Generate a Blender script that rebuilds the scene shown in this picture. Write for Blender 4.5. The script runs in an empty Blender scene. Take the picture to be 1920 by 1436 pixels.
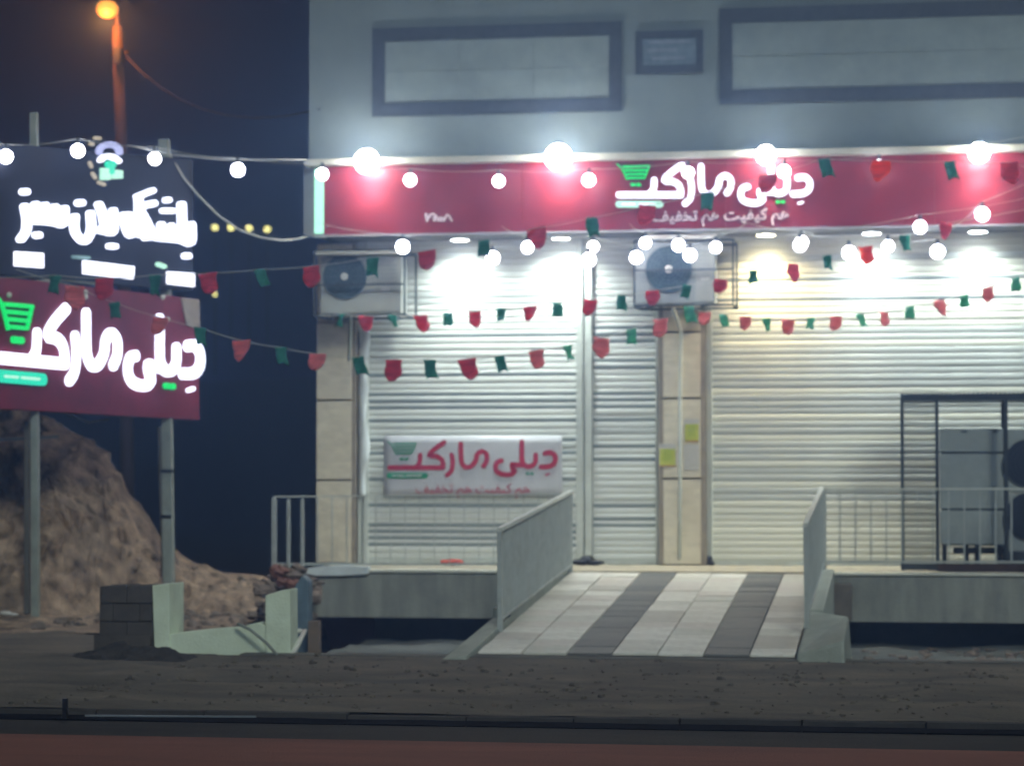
import bpy, bmesh, math, random
from mathutils import Vector, Matrix, noise
random.seed(7)
R = math.radians
C = bpy.context.scene.collection
SC = bpy.context.scene

# ------------------------------------------------------------------ camera
F = 4600.0                      # focal length in pixels of a 1920 px wide picture
YAW, PITCH, EYE = R(9.14), R(2.27), 1.56
cd = bpy.data.cameras.new('camera'); cam = bpy.data.objects.new('camera', cd); C.objects.link(cam)
cd.sensor_width = 36; cd.lens = 36 * F / 1920
cam.location = (0, 0, EYE); cam.rotation_euler = (R(90) + PITCH, 0, YAW)
cd.clip_start = .1; cd.clip_end = 6000
cd.dof.use_dof = True; cd.dof.focus_distance = 15.0; cd.dof.aperture_fstop = 2.1
SC.camera = cam
CAM = Matrix.Translation(cam.location) @ cam.rotation_euler.to_matrix().to_4x4()
ROT = cam.rotation_euler.to_matrix()

# ------------------------------------------------------------------ night sky, added front fill
w = bpy.data.worlds.new('World'); SC.world = w; w.use_nodes = True
nt = w.node_tree; nt.nodes.clear()
sky = nt.nodes.new('ShaderNodeTexSky'); sky.sky_type = 'NISHITA'; sky.sun_disc = False
sky.sun_elevation = R(10.0); sky.sun_rotation = R(205); sky.air_density = 1.0; sky.dust_density = .2; sky.ozone_density = 9
bg = nt.nodes.new('ShaderNodeBackground'); bg.inputs['Strength'].default_value = .0025
wo = nt.nodes.new('ShaderNodeOutputWorld')
tint = nt.nodes.new('ShaderNodeMixRGB'); tint.blend_type = 'MULTIPLY'; tint.inputs[0].default_value = 1; tint.inputs[2].default_value = (.75, .78, 1.0, 1)
nt.links.new(sky.outputs[0], tint.inputs[1]); nt.links.new(tint.outputs[0], bg.inputs[0]); nt.links.new(bg.outputs[0], wo.inputs[0])
sd = bpy.data.lights.new('front_fill', 'SUN'); sd.energy = 1.65; sd.angle = R(14); sd.color = (.95, 1.0, .84)  # sun lamp added as front fill, in place of street lighting behind the camera
so = bpy.data.objects.new('front_fill', sd); C.objects.link(so); so.rotation_euler = (R(58), 0, R(24))
SC.view_settings.view_transform = 'Standard'; SC.view_settings.look = 'None'
SC.view_settings.gamma = 1; SC.view_settings.exposure = .22
SC.render.filter_size = 1.9
try:
    SC.cycles.sample_clamp_indirect = 4
    SC.cycles.max_bounces = 5
    SC.cycles.volume_step_rate = 4
except Exception: pass

# ------------------------------------------------------------------ helpers
def ray(px, py):
    return ROT @ Vector(((px - 960) / F, (718 - py) / F, -1))
def P(px, py, Y):                 # point seen at a pixel, on the vertical plane y = Y
    d = ray(px, py); t = Y / d.y
    return Vector((d.x * t, Y, EYE + d.z * t))
def PG(px, py, z=0.0):            # point seen at a pixel, on the horizontal plane z
    d = ray(px, py); t = (z - EYE) / d.z
    return Vector((d.x * t, d.y * t, z))
def X(px, Y): return P(px, 900, Y).x
def Z(py, Y, px=1200): return P(px, py, Y).z

def lin(c):
    return tuple(((v / 255) / 12.92 if v / 255 <= .04045 else ((v / 255 + .055) / 1.055) ** 2.4) for v in c) + (1,)

MATS = {}
def mat(name, col, rough=.7, var=.12, scale=6, bump=0.0, bscale=None, metal=0, stretch=None, col2=None, spec=.35, detail=5, dirt=0, dirtcol=(.12, .1, .08)):
    if name in MATS: return MATS[name]
    m = bpy.data.materials.new(name); m.use_nodes = True; t = m.node_tree; n = t.nodes; L = t.links
    b = n['Principled BSDF']; b.inputs['Roughness'].default_value = rough; b.inputs['Metallic'].default_value = metal
    b.inputs['Specular IOR Level'].default_value = spec
    tc = n.new('ShaderNodeTexCoord'); mp = n.new('ShaderNodeMapping'); L.new(tc.outputs['Object'], mp.inputs[0])
    if stretch: mp.inputs['Scale'].default_value = stretch
    nz = n.new('ShaderNodeTexNoise'); nz.inputs['Scale'].default_value = scale; nz.inputs['Detail'].default_value = detail
    nz.inputs['Roughness'].default_value = .62
    L.new(mp.outputs[0], nz.inputs['Vector'])
    rp = n.new('ShaderNodeValToRGB'); rp.color_ramp.elements[0].position = .32; rp.color_ramp.elements[1].position = .68
    c1 = tuple(max(0, v * (1 - var)) for v in col); c2 = tuple(min(1, v * (1 + var)) for v in (col2 or col))
    rp.color_ramp.elements[0].color = (*c1, 1); rp.color_ramp.elements[1].color = (*c2, 1)
    L.new(nz.outputs['Fac'], rp.inputs[0]); last = rp.outputs[0]
    if dirt:
        n2 = n.new('ShaderNodeTexNoise'); n2.inputs['Scale'].default_value = scale * .35; n2.inputs['Detail'].default_value = 8
        n2.inputs['Roughness'].default_value = .7
        L.new(tc.outputs['Object'], n2.inputs['Vector'])
        r2 = n.new('ShaderNodeValToRGB'); r2.color_ramp.elements[0].position = .48; r2.color_ramp.elements[1].position = .7
        r2.color_ramp.elements[0].color = (0, 0, 0, 1); r2.color_ramp.elements[1].color = (dirt, dirt, dirt, 1)
        L.new(n2.outputs['Fac'], r2.inputs[0])
        mx = n.new('ShaderNodeMixRGB'); L.new(r2.outputs[0], mx.inputs[0]); L.new(last, mx.inputs[1]); mx.inputs[2].default_value = (*dirtcol, 1)
        last = mx.outputs[0]
    L.new(last, b.inputs['Base Color'])
    if bump:
        bp = n.new('ShaderNodeBump'); bp.inputs['Strength'].default_value = bump; bp.inputs['Distance'].default_value = .02
        nb = n.new('ShaderNodeTexNoise'); nb.inputs['Scale'].default_value = bscale or scale * 4; nb.inputs['Detail'].default_value = 6
        L.new(tc.outputs['Object'], nb.inputs['Vector']); L.new(nb.outputs['Fac'], bp.inputs['Height']); L.new(bp.outputs[0], b.inputs['Normal'])
    MATS[name] = m
    return m
def emit(name, col, s):
    if name in MATS: return MATS[name]
    m = bpy.data.materials.new(name); m.use_nodes = True; t = m.node_tree; b = t.nodes['Principled BSDF']
    b.inputs['Base Color'].default_value = (*[c * .15 for c in col], 1); b.inputs['Emission Color'].default_value = (*col, 1)
    b.inputs['Emission Strength'].default_value = s
    MATS[name] = m
    return m
def cloth(name, col, trans=.4, var=.28):
    m = bpy.data.materials.new(name); m.use_nodes = True; t = m.node_tree; n = t.nodes; L = t.links; n.clear()
    o = n.new('ShaderNodeOutputMaterial'); d = n.new('ShaderNodeBsdfDiffuse'); tr = n.new('ShaderNodeBsdfTranslucent'); mx = n.new('ShaderNodeMixShader')
    tc = n.new('ShaderNodeTexCoord'); wv = n.new('ShaderNodeTexNoise'); wv.inputs['Scale'].default_value = 5; mp = n.new('ShaderNodeMapping'); mp.inputs['Scale'].default_value = (1, 1, 9)
    rp = n.new('ShaderNodeValToRGB'); rp.color_ramp.elements[0].position = .35; rp.color_ramp.elements[1].position = .65
    rp.color_ramp.elements[0].color = (*[v * (1 - var) for v in col], 1); rp.color_ramp.elements[1].color = (*[min(1, v * (1 + var)) for v in col], 1)
    L.new(tc.outputs['Object'], mp.inputs[0]); L.new(mp.outputs[0], wv.inputs['Vector']); L.new(wv.outputs['Fac'], rp.inputs[0])
    L.new(rp.outputs[0], d.inputs[0]); L.new(rp.outputs[0], tr.inputs[0]); mx.inputs[0].default_value = trans
    L.new(d.outputs[0], mx.inputs[1]); L.new(tr.outputs[0], mx.inputs[2]); L.new(mx.outputs[0], o.inputs[0])
    MATS[name] = m
    return m

class MB:
    def __init__(s): s.v = []; s.f = []
    def quad(s, a, b, c, d):
        k = len(s.v); s.v += [tuple(a), tuple(b), tuple(c), tuple(d)]; s.f.append((k, k + 1, k + 2, k + 3)); return s
    def box(s, x0, x1, y0, y1, z0, z1):
        return s.hexa([(x0, y0, z0), (x1, y0, z0), (x1, y1, z0), (x0, y1, z0), (x0, y0, z1), (x1, y0, z1), (x1, y1, z1), (x0, y1, z1)])
    def hexa(s, p):               # bottom ring then top ring
        k = len(s.v); s.v += [tuple(q) for q in p]
        s.f += [tuple(k + i for i in f) for f in ((3, 2, 1, 0), (4, 5, 6, 7), (0, 1, 5, 4), (1, 2, 6, 5), (2, 3, 7, 6), (3, 0, 4, 7))]
        return s
    def prism(s, pts, off):       # polygon pts swept by the vector off
        k = len(s.v); n = len(pts); o = Vector(off)
        s.v += [tuple(p) for p in pts] + [tuple(Vector(p) + o) for p in pts]
        s.f += [tuple(k + i for i in range(n)), tuple(k + n + i for i in reversed(range(n)))]
        for i in range(n):
            j = (i + 1) % n; s.f.append((k + i, k + n + i, k + n + j, k + j))
        return s
    def bar(s, a, b, wd, hd, up=(0, 0, 1)):   # rectangular bar from a to b
        a, b = Vector(a), Vector(b); d = (b - a).normalized(); u = Vector(up)
        if abs(d.dot(u)) > .95: u = Vector((0, 1, 0))
        r = d.cross(u).normalized(); u = r.cross(d).normalized(); r *= wd / 2; u *= hd / 2
        return s.hexa([a - r - u, a + r - u, b + r - u, b - r - u, a - r + u, a + r + u, b + r + u, b - r + u])
    def tube(s, pts, r, n=8, cap=True):
        pts = [Vector(p) for p in pts]; k0 = len(s.v); m = len(pts)
        rs = r if isinstance(r, (list, tuple)) else [r] * m
        ref = None
        for i, p in enumerate(pts):
            d = (pts[min(i + 1, m - 1)] - pts[max(i - 1, 0)]).normalized()
            if ref is None:
                ref = Vector((0, 0, 1)) if abs(d.z) < .9 else Vector((0, 1, 0))
            a = d.cross(ref).normalized(); b = a.cross(d).normalized(); ref = b
            for j in range(n):
                t = 2 * math.pi * j / n; s.v.append(tuple(p + a * math.cos(t) * rs[i] + b * math.sin(t) * rs[i]))
        for i in range(m - 1):
            for j in range(n):
                q = (j + 1) % n; s.f.append((k0 + i * n + j, k0 + i * n + q, k0 + (i + 1) * n + q, k0 + (i + 1) * n + j))
        if cap:
            s.f += [tuple(k0 + j for j in reversed(range(n))), tuple(k0 + (m - 1) * n + j for j in range(n))]
        return s
    def ball(s, c, r, n=12, m=8, sz=1.0, nz=0):
        k0 = len(s.v); c = Vector(c)
        def pt(th, ph):
            q = Vector((math.sin(th) * math.cos(ph), math.sin(th) * math.sin(ph), math.cos(th) * sz))
            rr = r * (1 + nz * noise.noise(q * 1.7 + c * 3))
            return tuple(c + q * rr)
        s.v.append(pt(0, 0))
        for i in range(1, m):
            for j in range(n): s.v.append(pt(math.pi * i / m, 2 * math.pi * j / n))
        s.v.append(pt(math.pi, 0)); e = len(s.v) - 1
        for j in range(n):
            q = (j + 1) % n; s.f.append((k0, k0 + 1 + j, k0 + 1 + q)); s.f.append((e, k0 + 1 + (m - 2) * n + q, k0 + 1 + (m - 2) * n + j))
        for i in range(m - 2):
            for j in range(n):
                q = (j + 1) % n; a = k0 + 1 + i * n; s.f.append((a + j, a + n + j, a + n + q, a + q))
        return s
    def build(s, name, m, parent=None, smooth=False, bevel=0, weld=False):
        me = bpy.data.meshes.new(name)
        if parent is not None:
            o_ = parent_world(parent); me.from_pydata([tuple(Vector(v) - o_) for v in s.v], [], s.f)
        else:
            me.from_pydata(s.v, [], s.f)
        bm = bmesh.new(); bm.from_mesh(me)
        if weld: bmesh.ops.remove_doubles(bm, verts=bm.verts, dist=1e-5)
        bmesh.ops.recalc_face_normals(bm, faces=bm.faces)
        if bevel: bmesh.ops.bevel(bm, geom=list(bm.edges), offset=bevel, segments=2, affect='EDGES', profile=.6)
        bm.to_mesh(me); bm.free()
        if smooth:
            for p in me.polygons: p.use_smooth = True
        me.materials.append(m)
        o = bpy.data.objects.new(name, me); C.objects.link(o); o.parent = parent
        return o
def parent_world(p):
    v = Vector(p.location)
    while p.parent: p = p.parent; v = v + Vector(p.location)
    return v
def tag(o, label=None, cat=None, group=None, kind=None):
    if label: o['label'] = label
    if cat: o['category'] = cat
    if group: o['group'] = group
    if kind: o['kind'] = kind
    return o
def thing(name, loc, label, cat, group=None):
    o = bpy.data.objects.new(name, None); C.objects.link(o); o.location = loc; o.empty_display_size = .2
    return tag(o, label, cat, group)
def struct(name, mb, m, **k):
    return tag(mb.build(name, m, **k), kind='structure')
def light(name, kind, loc, energy, col, parent=None, **k):
    d = bpy.data.lights.new(name, kind); d.energy = energy; d.color = col
    rot = k.pop('rot', None)
    for a, b in k.items(): setattr(d, a, b)
    o = bpy.data.objects.new(name, d); C.objects.link(o)
    if parent: o.parent = parent; loc = Vector(loc) - parent_world(parent)
    o.location = loc
    if rot: o.rotation_euler = rot
    return o

# planes of the place (metres from the camera, along y)
YS, YW, YF, YL, YR0 = 30.0, 29.3, 29.0, 27.75, 21.6     # shutters, upper wall, fascia, landing front, ramp foot
LAND = Z(1071, YL)                                       # landing height
XB = X(597, YS)                                          # left end of the building
XE = 9.0                                                 # right end, beyond the picture

# ------------------------------------------------------------------ materials
M_wall = mat('painted_render', (.175, .22, .235), .85, .10, 2.2, .25, 60, dirt=.35, dirtcol=(.12, .155, .175))
M_panel = mat('pale_marble', (.20, .25, .26), .5, .13, 3.5, .08, 20, dirt=.3, dirtcol=(.135, .18, .20))
M_border = mat('dark_stone', (.055, .07, .095), .55, .2, 8, .1)
M_stone = mat('travertine', (.72, .66, .52), .6, .14, 5, .15, 40, stretch=(1, 1, 3), dirt=.4, dirtcol=(.55, .46, .33))
M_stone_e = mat('travertine_edge', (.30, .26, .21), .7, .2, 7, .15)
M_slat = mat('slat_paint', (.66, .69, .65), .5, .05, 3, .05, stretch=(.4, 1, 6), dirt=.12, dirtcol=(.45, .46, .42))
M_slat_w = mat('slat_paint_warm', (.68, .69, .61), .5, .05, 3, .05, stretch=(.4, 1, 6), dirt=.12, dirtcol=(.47, .46, .4))
M_slat_d = mat('slat_dark', (.29, .33, .34), .5, .15, 9, .05, stretch=(.4, 1, 4))  # darker grey for the listed slat bands
M_slat_m = mat('slat_mid_grey', (.47, .50, .48), .45, .12, 6, .05, stretch=(.4, 1, 4))  # mid grey for the broader slat bands
M_guide = mat('guide_paint', (.56, .60, .56), .4, .1, 6, dirt=.4, dirtcol=(.35, .33, .27))
M_red = mat('red_panel', (.20, .020, .036), .42, .1, 2, .03, spec=.3)
M_redsign = mat('red_sign_panel', (.20, .014, .042), .5, .2, 3, .03, dirt=.5, dirtcol=(.1, .02, .05))
M_black = mat('dark_sign_face', (.010, .015, .032), .7, .2, 3)
M_ledge = mat('ledge_white', (.42, .42, .36), .5, .08, 8)
M_soffit = mat('soffit_panel', (.30, .30, .32), .6, .1, 6)
M_alu = mat('aluminium_end', (.40, .43, .42), .35, .08, 5, metal=.2)
M_conc = mat('slab_concrete', (.30, .31, .28), .85, .22, 3.2, .3, 50, stretch=(2.2, 1, .35), dirt=.55, dirtcol=(.15, .15, .13))
M_edge = mat('marble_edge', (.66, .66, .57), .5, .1, 6, .1, dirt=.3, dirtcol=(.4, .36, .28))
M_kerb = mat('kerb_concrete', (.40, .44, .39), .85, .14, 6, .4, 50, dirt=.45, dirtcol=(.22, .22, .17))
M_white = mat('whitewashed_plaster', (.72, .82, .66), .85, .10, 5, .35, 40, dirt=.5, dirtcol=(.5, .56, .40))
M_dblock = mat('dark_block', (.085, .075, .065), .9, .25, 6, .5, 50)  # much darker than the whitewashed plaster
M_tile_l = [mat('light_tile_%s' % a, c, .55, .12, 9, .2, 60, dirt=.75, dirtcol=(.42, .38, .30)) for a, c in
            (('a', (.76, .75, .68)), ('b', (.66, .66, .59)), ('c', (.55, .53, .47)), ('d', (.84, .83, .76)), ('e', (.70, .66, .60)))]
M_tile_d = [mat('dark_tile_%s' % a, c, .6, .15, 7, .15, 60, dirt=.4, dirtcol=(.2, .19, .17)) for a, c in
            (('a', (.155, .16, .155)), ('b', (.13, .13, .125)), ('c', (.18, .18, .17)))]
M_earth = mat('packed_earth', (.17, .145, .115), .95, .4, 1.7, .8, 22, stretch=(.35, 1.3, 1), dirt=.6, dirtcol=(.075, .07, .055), detail=9)
M_mound = mat('mound_earth', (.19, .135, .095), .95, .5, 4.5, 1.0, 30, col2=(.34, .25, .18), dirt=.5, dirtcol=(.17, .14, .12), detail=10)
M_far = mat('far_hill_earth', (.02, .02, .02), .95, .3, .02)
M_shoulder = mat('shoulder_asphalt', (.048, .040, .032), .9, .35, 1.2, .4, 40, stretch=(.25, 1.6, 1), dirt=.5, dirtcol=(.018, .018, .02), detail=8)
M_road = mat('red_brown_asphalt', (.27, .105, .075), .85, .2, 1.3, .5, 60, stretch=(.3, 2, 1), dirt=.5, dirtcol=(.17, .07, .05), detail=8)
M_dgrey = mat('dark_grey_paint', (.045, .055, .065), .5, .2, 8)
M_rail = mat('rail_paint', (.42, .46, .45), .45, .15, 8, dirt=.35, dirtcol=(.25, .22, .17))
M_post = mat('galvanised_post', (.30, .34, .31), .5, .2, 6, dirt=.4, dirtcol=(.2, .17, .12))
M_ac = mat('ac_casing', (.42, .45, .42), .5, .08, 6, dirt=.3, dirtcol=(.28, .27, .22))
M_ac_b = mat('ac_casing_blue', (.33, .37, .37), .5, .12, 5, dirt=.3, dirtcol=(.17, .19, .2))
M_grille = mat('fan_grille', (.05, .09, .11), .5, .2, 8)
M_rubble = mat('rubble', (.17, .15, .13), .9, .35, 5, .5, col2=(.22, .17, .14))
M_wire = mat('wire', (.12, .13, .14), .6, .1)
M_lwire = mat('pale_cord', (.45, .48, .46), .6, .1)
M_cream = mat('plastic_pale', (.7, .72, .66), .5, .06)
M_film = mat('plastic_film', (.74, .80, .80), .3, .1, 9, .3, spec=.5)
M_banner = mat('banner_vinyl', (.52, .53, .56), .35, .05, 4, .1)
M_logor = mat('logo_red', (.43, .03, .075), .5, .08)
M_logog = mat('logo_green', (.03, .27, .14), .5, .08)
M_pale = mat('pale_print', (.62, .55, .60), .5, .08)
M_yell = mat('yellow_print', (.52, .55, .10), .6, .1, 30)
M_paper = mat('paper', (.50, .49, .46), .7, .08, 20)
M_brown = mat('brown_post', (.20, .15, .115), .8, .2, 8)
M_bag = mat('black_plastic', (.012, .012, .016), .35, .2, 9, .5)
M_redb = mat('red_plastic', (.5, .07, .045), .5, .1)
M_bluep = mat('grey_blue_plastic', (.13, .19, .24), .5, .25, 6, .3)
M_lpole = mat('concrete_pole', (.07, .045, .035), .9, .12, 6)
M_bulb = emit('bulb_glow', (.95, .93, 1.0), 22)
M_flood = emit('lamp_glow', (1.0, .97, .88), 85)
M_disc = emit('downlight_glow', (.95, 1.0, .98), 26)
M_discw = emit('downlight_glow_warm', (1.0, .86, .55), 26)
M_ledw = emit('led_white', (.86, .88, 1.0), 2.6)
M_ledw2 = emit('led_white_bluish', (.80, .84, 1.0), 3.0)
M_ledg = emit('led_green', (.0, .86, .16), 1.05)
M_ledt = emit('led_teal', (.02, .8, .5), 1.1)
M_ledp = emit('led_pale_green', (.55, 1.0, .78), 1.15)
M_ledl = emit('led_lilac', (.55, .60, 1.0), 1.0)
M_ledm = emit('led_cream', (.62, .55, .42), .8)
M_sod = emit('sodium_glow', (1.0, .36, .05), 2.5)
M_far_y = emit('distant_lamp_glow', (.95, .85, .28), 9)
M_gstrip = emit('green_white_strip', (.45, 1.0, .72), 1.5)
M_fr = cloth('red_flag_cloth', (.62, .08, .13), .5)
M_fr2 = cloth('faded_red_flag_cloth', (.74, .25, .26), .5)
M_fr3 = cloth('backlit_flag_cloth', (.75, .12, .05), .7)  # red flag coloured orange for the glow of the bulb behind it
M_fg = cloth('green_flag_cloth', (.04, .27, .19), .45)
M_fg2 = cloth('bright_green_flag_cloth', (.12, .46, .30), .5)

# ------------------------------------------------------------------ ground, road, trench
XL_T = X(552, 24.5)                                   # left side of the trench
YK = 16.2                                            # kerb line along the road
def sheet(x0, x1, y0, y1, z, nx, ny, amp, sc, seed=0.0, edge=None):
    mb = MB()
    for j in range(ny + 1):
        for i in range(nx + 1):
            x = x0 + (x1 - x0) * i / nx; y = y0 + (y1 - y0) * j / ny
            a = amp * (noise.fractal(Vector((x * sc, y * sc, seed)), .9, 2.0, 5))
            if edge: a *= edge(x, y)
            mb.v.append((x, y, z + a))
    for j in range(ny):
        for i in range(nx):
            k = j * (nx + 1) + i; mb.f.append((k, k + 1, k + nx + 2, k + nx + 1))
    return mb
g = MB(); g.quad((-350, -60, -.62), (290, -60, -.62), (290, 320, -.62), (-350, 320, -.62))
struct('ground', g, M_far)
struct('pavement', sheet(-16, 12, YK, 21.35, 0, 190, 44, .035, 1.3, 0, lambda x, y: min(1, (y - YK) * 2 + .25, (21.35 - y) * 2)), M_earth, smooth=True)
g = MB(); xk0 = -16.0; rk = random.Random(5)
while xk0 < 12:
    L1 = rk.uniform(.7, 1.0); dz = rk.uniform(-.012, .004)
    g.box(xk0, xk0 + L1 - .012, YK - .10 + rk.uniform(-.01, .01), YK + .01, -.3, .0 + dz); xk0 += L1
struct('kerb', g, mat('kerb_dark', (.045, .042, .04), .85, .3, 2, .4, 30, dirt=.5, dirtcol=(.08, .07, .06)))
struct('road_shoulder', sheet(-16, 12, 14.82, YK - .425, -.04, 150, 14, .008, 2.2, 4, lambda x, y: min(1, (y - 14.82) * 4, max(0, YK - .43 - y) * 6)), M_shoulder, smooth=True)
struct('gutter', sheet(-16, 12, YK - .42, YK - .09, -.033, 150, 6, .004, 2.0, 6), mat('dark_gutter', (.014, .013, .014), .95, .4, 1.5, 0, 20, stretch=(.4, 2, 1), spec=.02), smooth=True)  # near-black strip along the foot of the kerb
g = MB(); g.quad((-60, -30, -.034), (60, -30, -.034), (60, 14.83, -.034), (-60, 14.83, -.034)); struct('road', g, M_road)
g = MB(); g.box(XL_T + .3, 12, 21.35, 21.6, -.5, .012); struct('footpath_edge', g, mat('pale_concrete_edge', (.15, .145, .13), .9, .3, 2, .4, 30, dirt=.6, dirtcol=(.09, .08, .07)))
struct('trench_floor', sheet(XL_T, 12, 21.6, 28.6, -.30, 120, 40, .05, 1.1, 9), mat('trench_floor_concrete', (.13, .145, .14), .9, .25, 1.6, .5, 20, stretch=(.5, 2, 1), dirt=.5, dirtcol=(.1, .09, .08)), smooth=True)
g = MB(); g.box(XL_T, 12, 28.35, 28.6, -.6, LAND - .02); struct('trench_wall', g, M_dblock)
g = MB(); g.box(-18, XL_T, 21.35, 21.4, -.6, -.01); struct('earth_bank', sheet(-18, XL_T + .05, 21.3, 25.0, -.015, 60, 30, .03, 1.3, 2), M_earth, smooth=True)

mb = MB()
for i in range(700):
    y = YK + .15 + (21.3 - YK) * random.random(); x = random.uniform(-6.2, 2.0); r0 = random.choice((.008, .012, .012, .018, .03)) * random.uniform(.7, 1.4)
    mb.ball((x, y, .002 + .035 * noise.fractal(Vector((x * 1.3, y * 1.3, 0)), .9, 2.0, 5)), r0, 5, 4, .6, .9)
tag(mb.build('gravel', mat('gravel_stone', (.135, .115, .09), .9, .4, 9)), 'loose gravel scattered on the bare verge between ramp and road', 'gravel', kind='stuff')

# ------------------------------------------------------------------ earth mound
crest = [(-400, 700), (-120, 748), (0, 772), (60, 786), (130, 812), (190, 845), (235, 898), (268, 955), (300, 1012), (360, 1046), (430, 1072), (520, 1084), (585, 1100)]
YC = 29.2
cx = [(X(a, YC), Z(b, YC, a)) for a, b in crest]
def crest_z(x):
    if x <= cx[0][0]: return cx[0][1]
    for (a, za), (b, zb) in zip(cx, cx[1:]):
        if x <= b:
            t = (x - a) / (b - a); return za + (zb - za) * t
    return max(-.3, cx[-1][1] - (x - cx[-1][0]) * 1.2)
def mound_z(x, y):
    # the crest of the mound bends back: shift in x so that it keeps its outline
    h = crest_z(x * YC / max(y, 24) if y < YC else x)
    k = min(1, max(0, (x - X(60, 26)) / (X(320, 27.5) - X(60, 26))))
    y0 = 26.0 + 1.75 * k + .2 * noise.noise(Vector((x * .7, 3, 1)))
    t = (y - y0) / (YC - y0)
    toe = .10 * max(0, min(1, (y - 24.3) / 1.8)) * (1 - .8 * k)
    if t <= 0: base = toe - .02
    elif t <= 1: base = max(toe, h * (1 - (1 - t) ** 1.9))
    else: base = h - (y - YC) * .9
    q = Vector((x, y, 0))
    a = (min(1, max(0, t) * 4) * .85 + .15) * min(1, .25 + h / 2)
    rough = (.26 * noise.fractal(q * .85, .75, 2.1, 7) + .16 * abs(noise.noise(q * 2.3)) + .09 * noise.noise(q * 6) + .05 * noise.noise(q * 13)) * a
    if y > YC - 1.0: rough *= .45
    return base + rough
mb = MB(); NX, NY = 260, 150; xa, xb_, ya, yb = -13.5, X(590, YC), 24.2, 35
for j in range(NY + 1):
    for i in range(NX + 1):
        x = xa + (xb_ - xa) * i / NX; y = ya + (yb - ya) * (j / NY) ** 1.3
        zz_ = mound_z(x, y); st = min(1, max(0, (y - 26) * 1.5)) * min(1, .3 + max(0, zz_)) * (1 if y < YC else .4)
        q3 = Vector((x * .9, zz_ * 1.5, y * .4))
        mb.v.append((x + .07 * noise.noise(Vector((x * 4, zz_ * 4, 9))) * st, y - st * (.34 * noise.fractal(q3, .8, 2.1, 7) + .08 * abs(noise.noise(q3 * 3.3)) + .05 * noise.noise(q3 * 9)), zz_ + st * .06 * noise.noise(q3 * 5)))
for j in range(NY):
    for i in range(NX):
        k = j * (NX + 1) + i; mb.f.append((k, k + 1, k + NX + 2, k + NX + 1))
struct('earth_mound', mb, M_mound, smooth=False)
mb = MB()
for i in range(170):
    x = random.uniform(-9, X(570, 27)); y = random.uniform(24.3, 28.9); r = random.choice((.02, .03, .03, .045, .06)) * random.uniform(.7, 1.4)
    mb.ball((x, y, mound_z(x, y) + r * .1), r, 6, 4, .7, .8)
tag(mb.build('loose_stones', M_rubble), 'loose stones scattered over the brown earth mound', 'stones', kind='stuff')

mb = MB(); cxh, cyh = PG(215, 1240).x, 20.9
for j in range(25):
    for i in range(41):
        u = -1 + 2 * i / 40; v = -1 + 2 * j / 24; x = cxh + u * .7; y = cyh + v * .45; d = max(0, 1 - u * u - v * v)
        mb.v.append((x, y, -.03 + .11 * d ** .8 * (1 + .8 * noise.fractal(Vector((x * 4, y * 4, 5)), .8, 2, 5))))
for j in range(24):
    for i in range(40):
        k = j * 41 + i; mb.f.append((k, k + 1, k + 42, k + 41))
tag(mb.build('soil_heap', mat('dark_soil', (.05, .045, .04), .95, .4, 8, .8, 30)), 'low heap of dark soil on the verge in front of the dark pier', 'soil heap')

# far hillside with four street lights
mb = MB(); n1 = 60
for j in range(14):
    for i in range(n1 + 1):
        x = -260 + 400 * i / n1; y = 122 + j * 14; h = 13.0 * (1 - math.exp(-j * .35)) + 2 * noise.noise(Vector((x * .02, j * .2, 0)))
        mb.v.append((x, y, h - 1))
for j in range(13):
    for i in range(n1):
        k = j * (n1 + 1) + i; mb.f.append((k, k + 1, k + n1 + 2, k + n1 + 1))
struct('distant_hillside', mb, M_far, smooth=True)
names = ('leftmost', 'second from the left', 'third from the left', 'rightmost')
for (px, py), nm in zip(((403, 427), (433, 427), (467, 428), (501, 430)), names):
    p = P(px, py, 120)
    t = thing('distant_street_light', (p.x, p.y, p.z - 3), 'tiny yellow light far off in the dark, %s of four' % nm, 'street light', 'distant yellow street lights')
    MB().ball(p, .17, 10, 6, .8).build('lamp', M_far_y, t)
    MB().tube([(p.x, p.y + .1, p.z - .13), (p.x, p.y + .1, p.z - 6)], .04, 6).build('pole', M_dgrey, t)
p = P(403, 552, 118)
t = thing('distant_lamp', (p.x, p.y, p.z - 3), 'lone tiny orange lamp far off in the dark just right of the red street sign', 'lamp')
MB().ball(p, .09, 8, 6).build('lamp', M_far_y, t); MB().tube([(p.x, p.y + .1, p.z - .07), (p.x, p.y + .1, p.z - 4)], .04, 6).build('pole', M_dgrey, t)

# ------------------------------------------------------------------ added haze volume, stands in for lens glow
hz = MB().box(-360, 300, -70, 330, -1.7, 17.5).build('haze', bpy.data.materials.new('added_haze'))
tag(hz, kind='stuff', label='added bluish haze volume spreading glow around the lamps'); hm = hz.data.materials[0]; hm.use_nodes = True; hm.node_tree.nodes.clear()
pv = hm.node_tree.nodes.new('ShaderNodeVolumePrincipled'); ho = hm.node_tree.nodes.new('ShaderNodeOutputMaterial')
pv.inputs['Density'].default_value = .014; pv.inputs['Color'].default_value = (.26, .48, 1.0, 1); pv.inputs['Anisotropy'].default_value = .75
hm.node_tree.links.new(pv.outputs[0], ho.inputs['Volume'])

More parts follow.
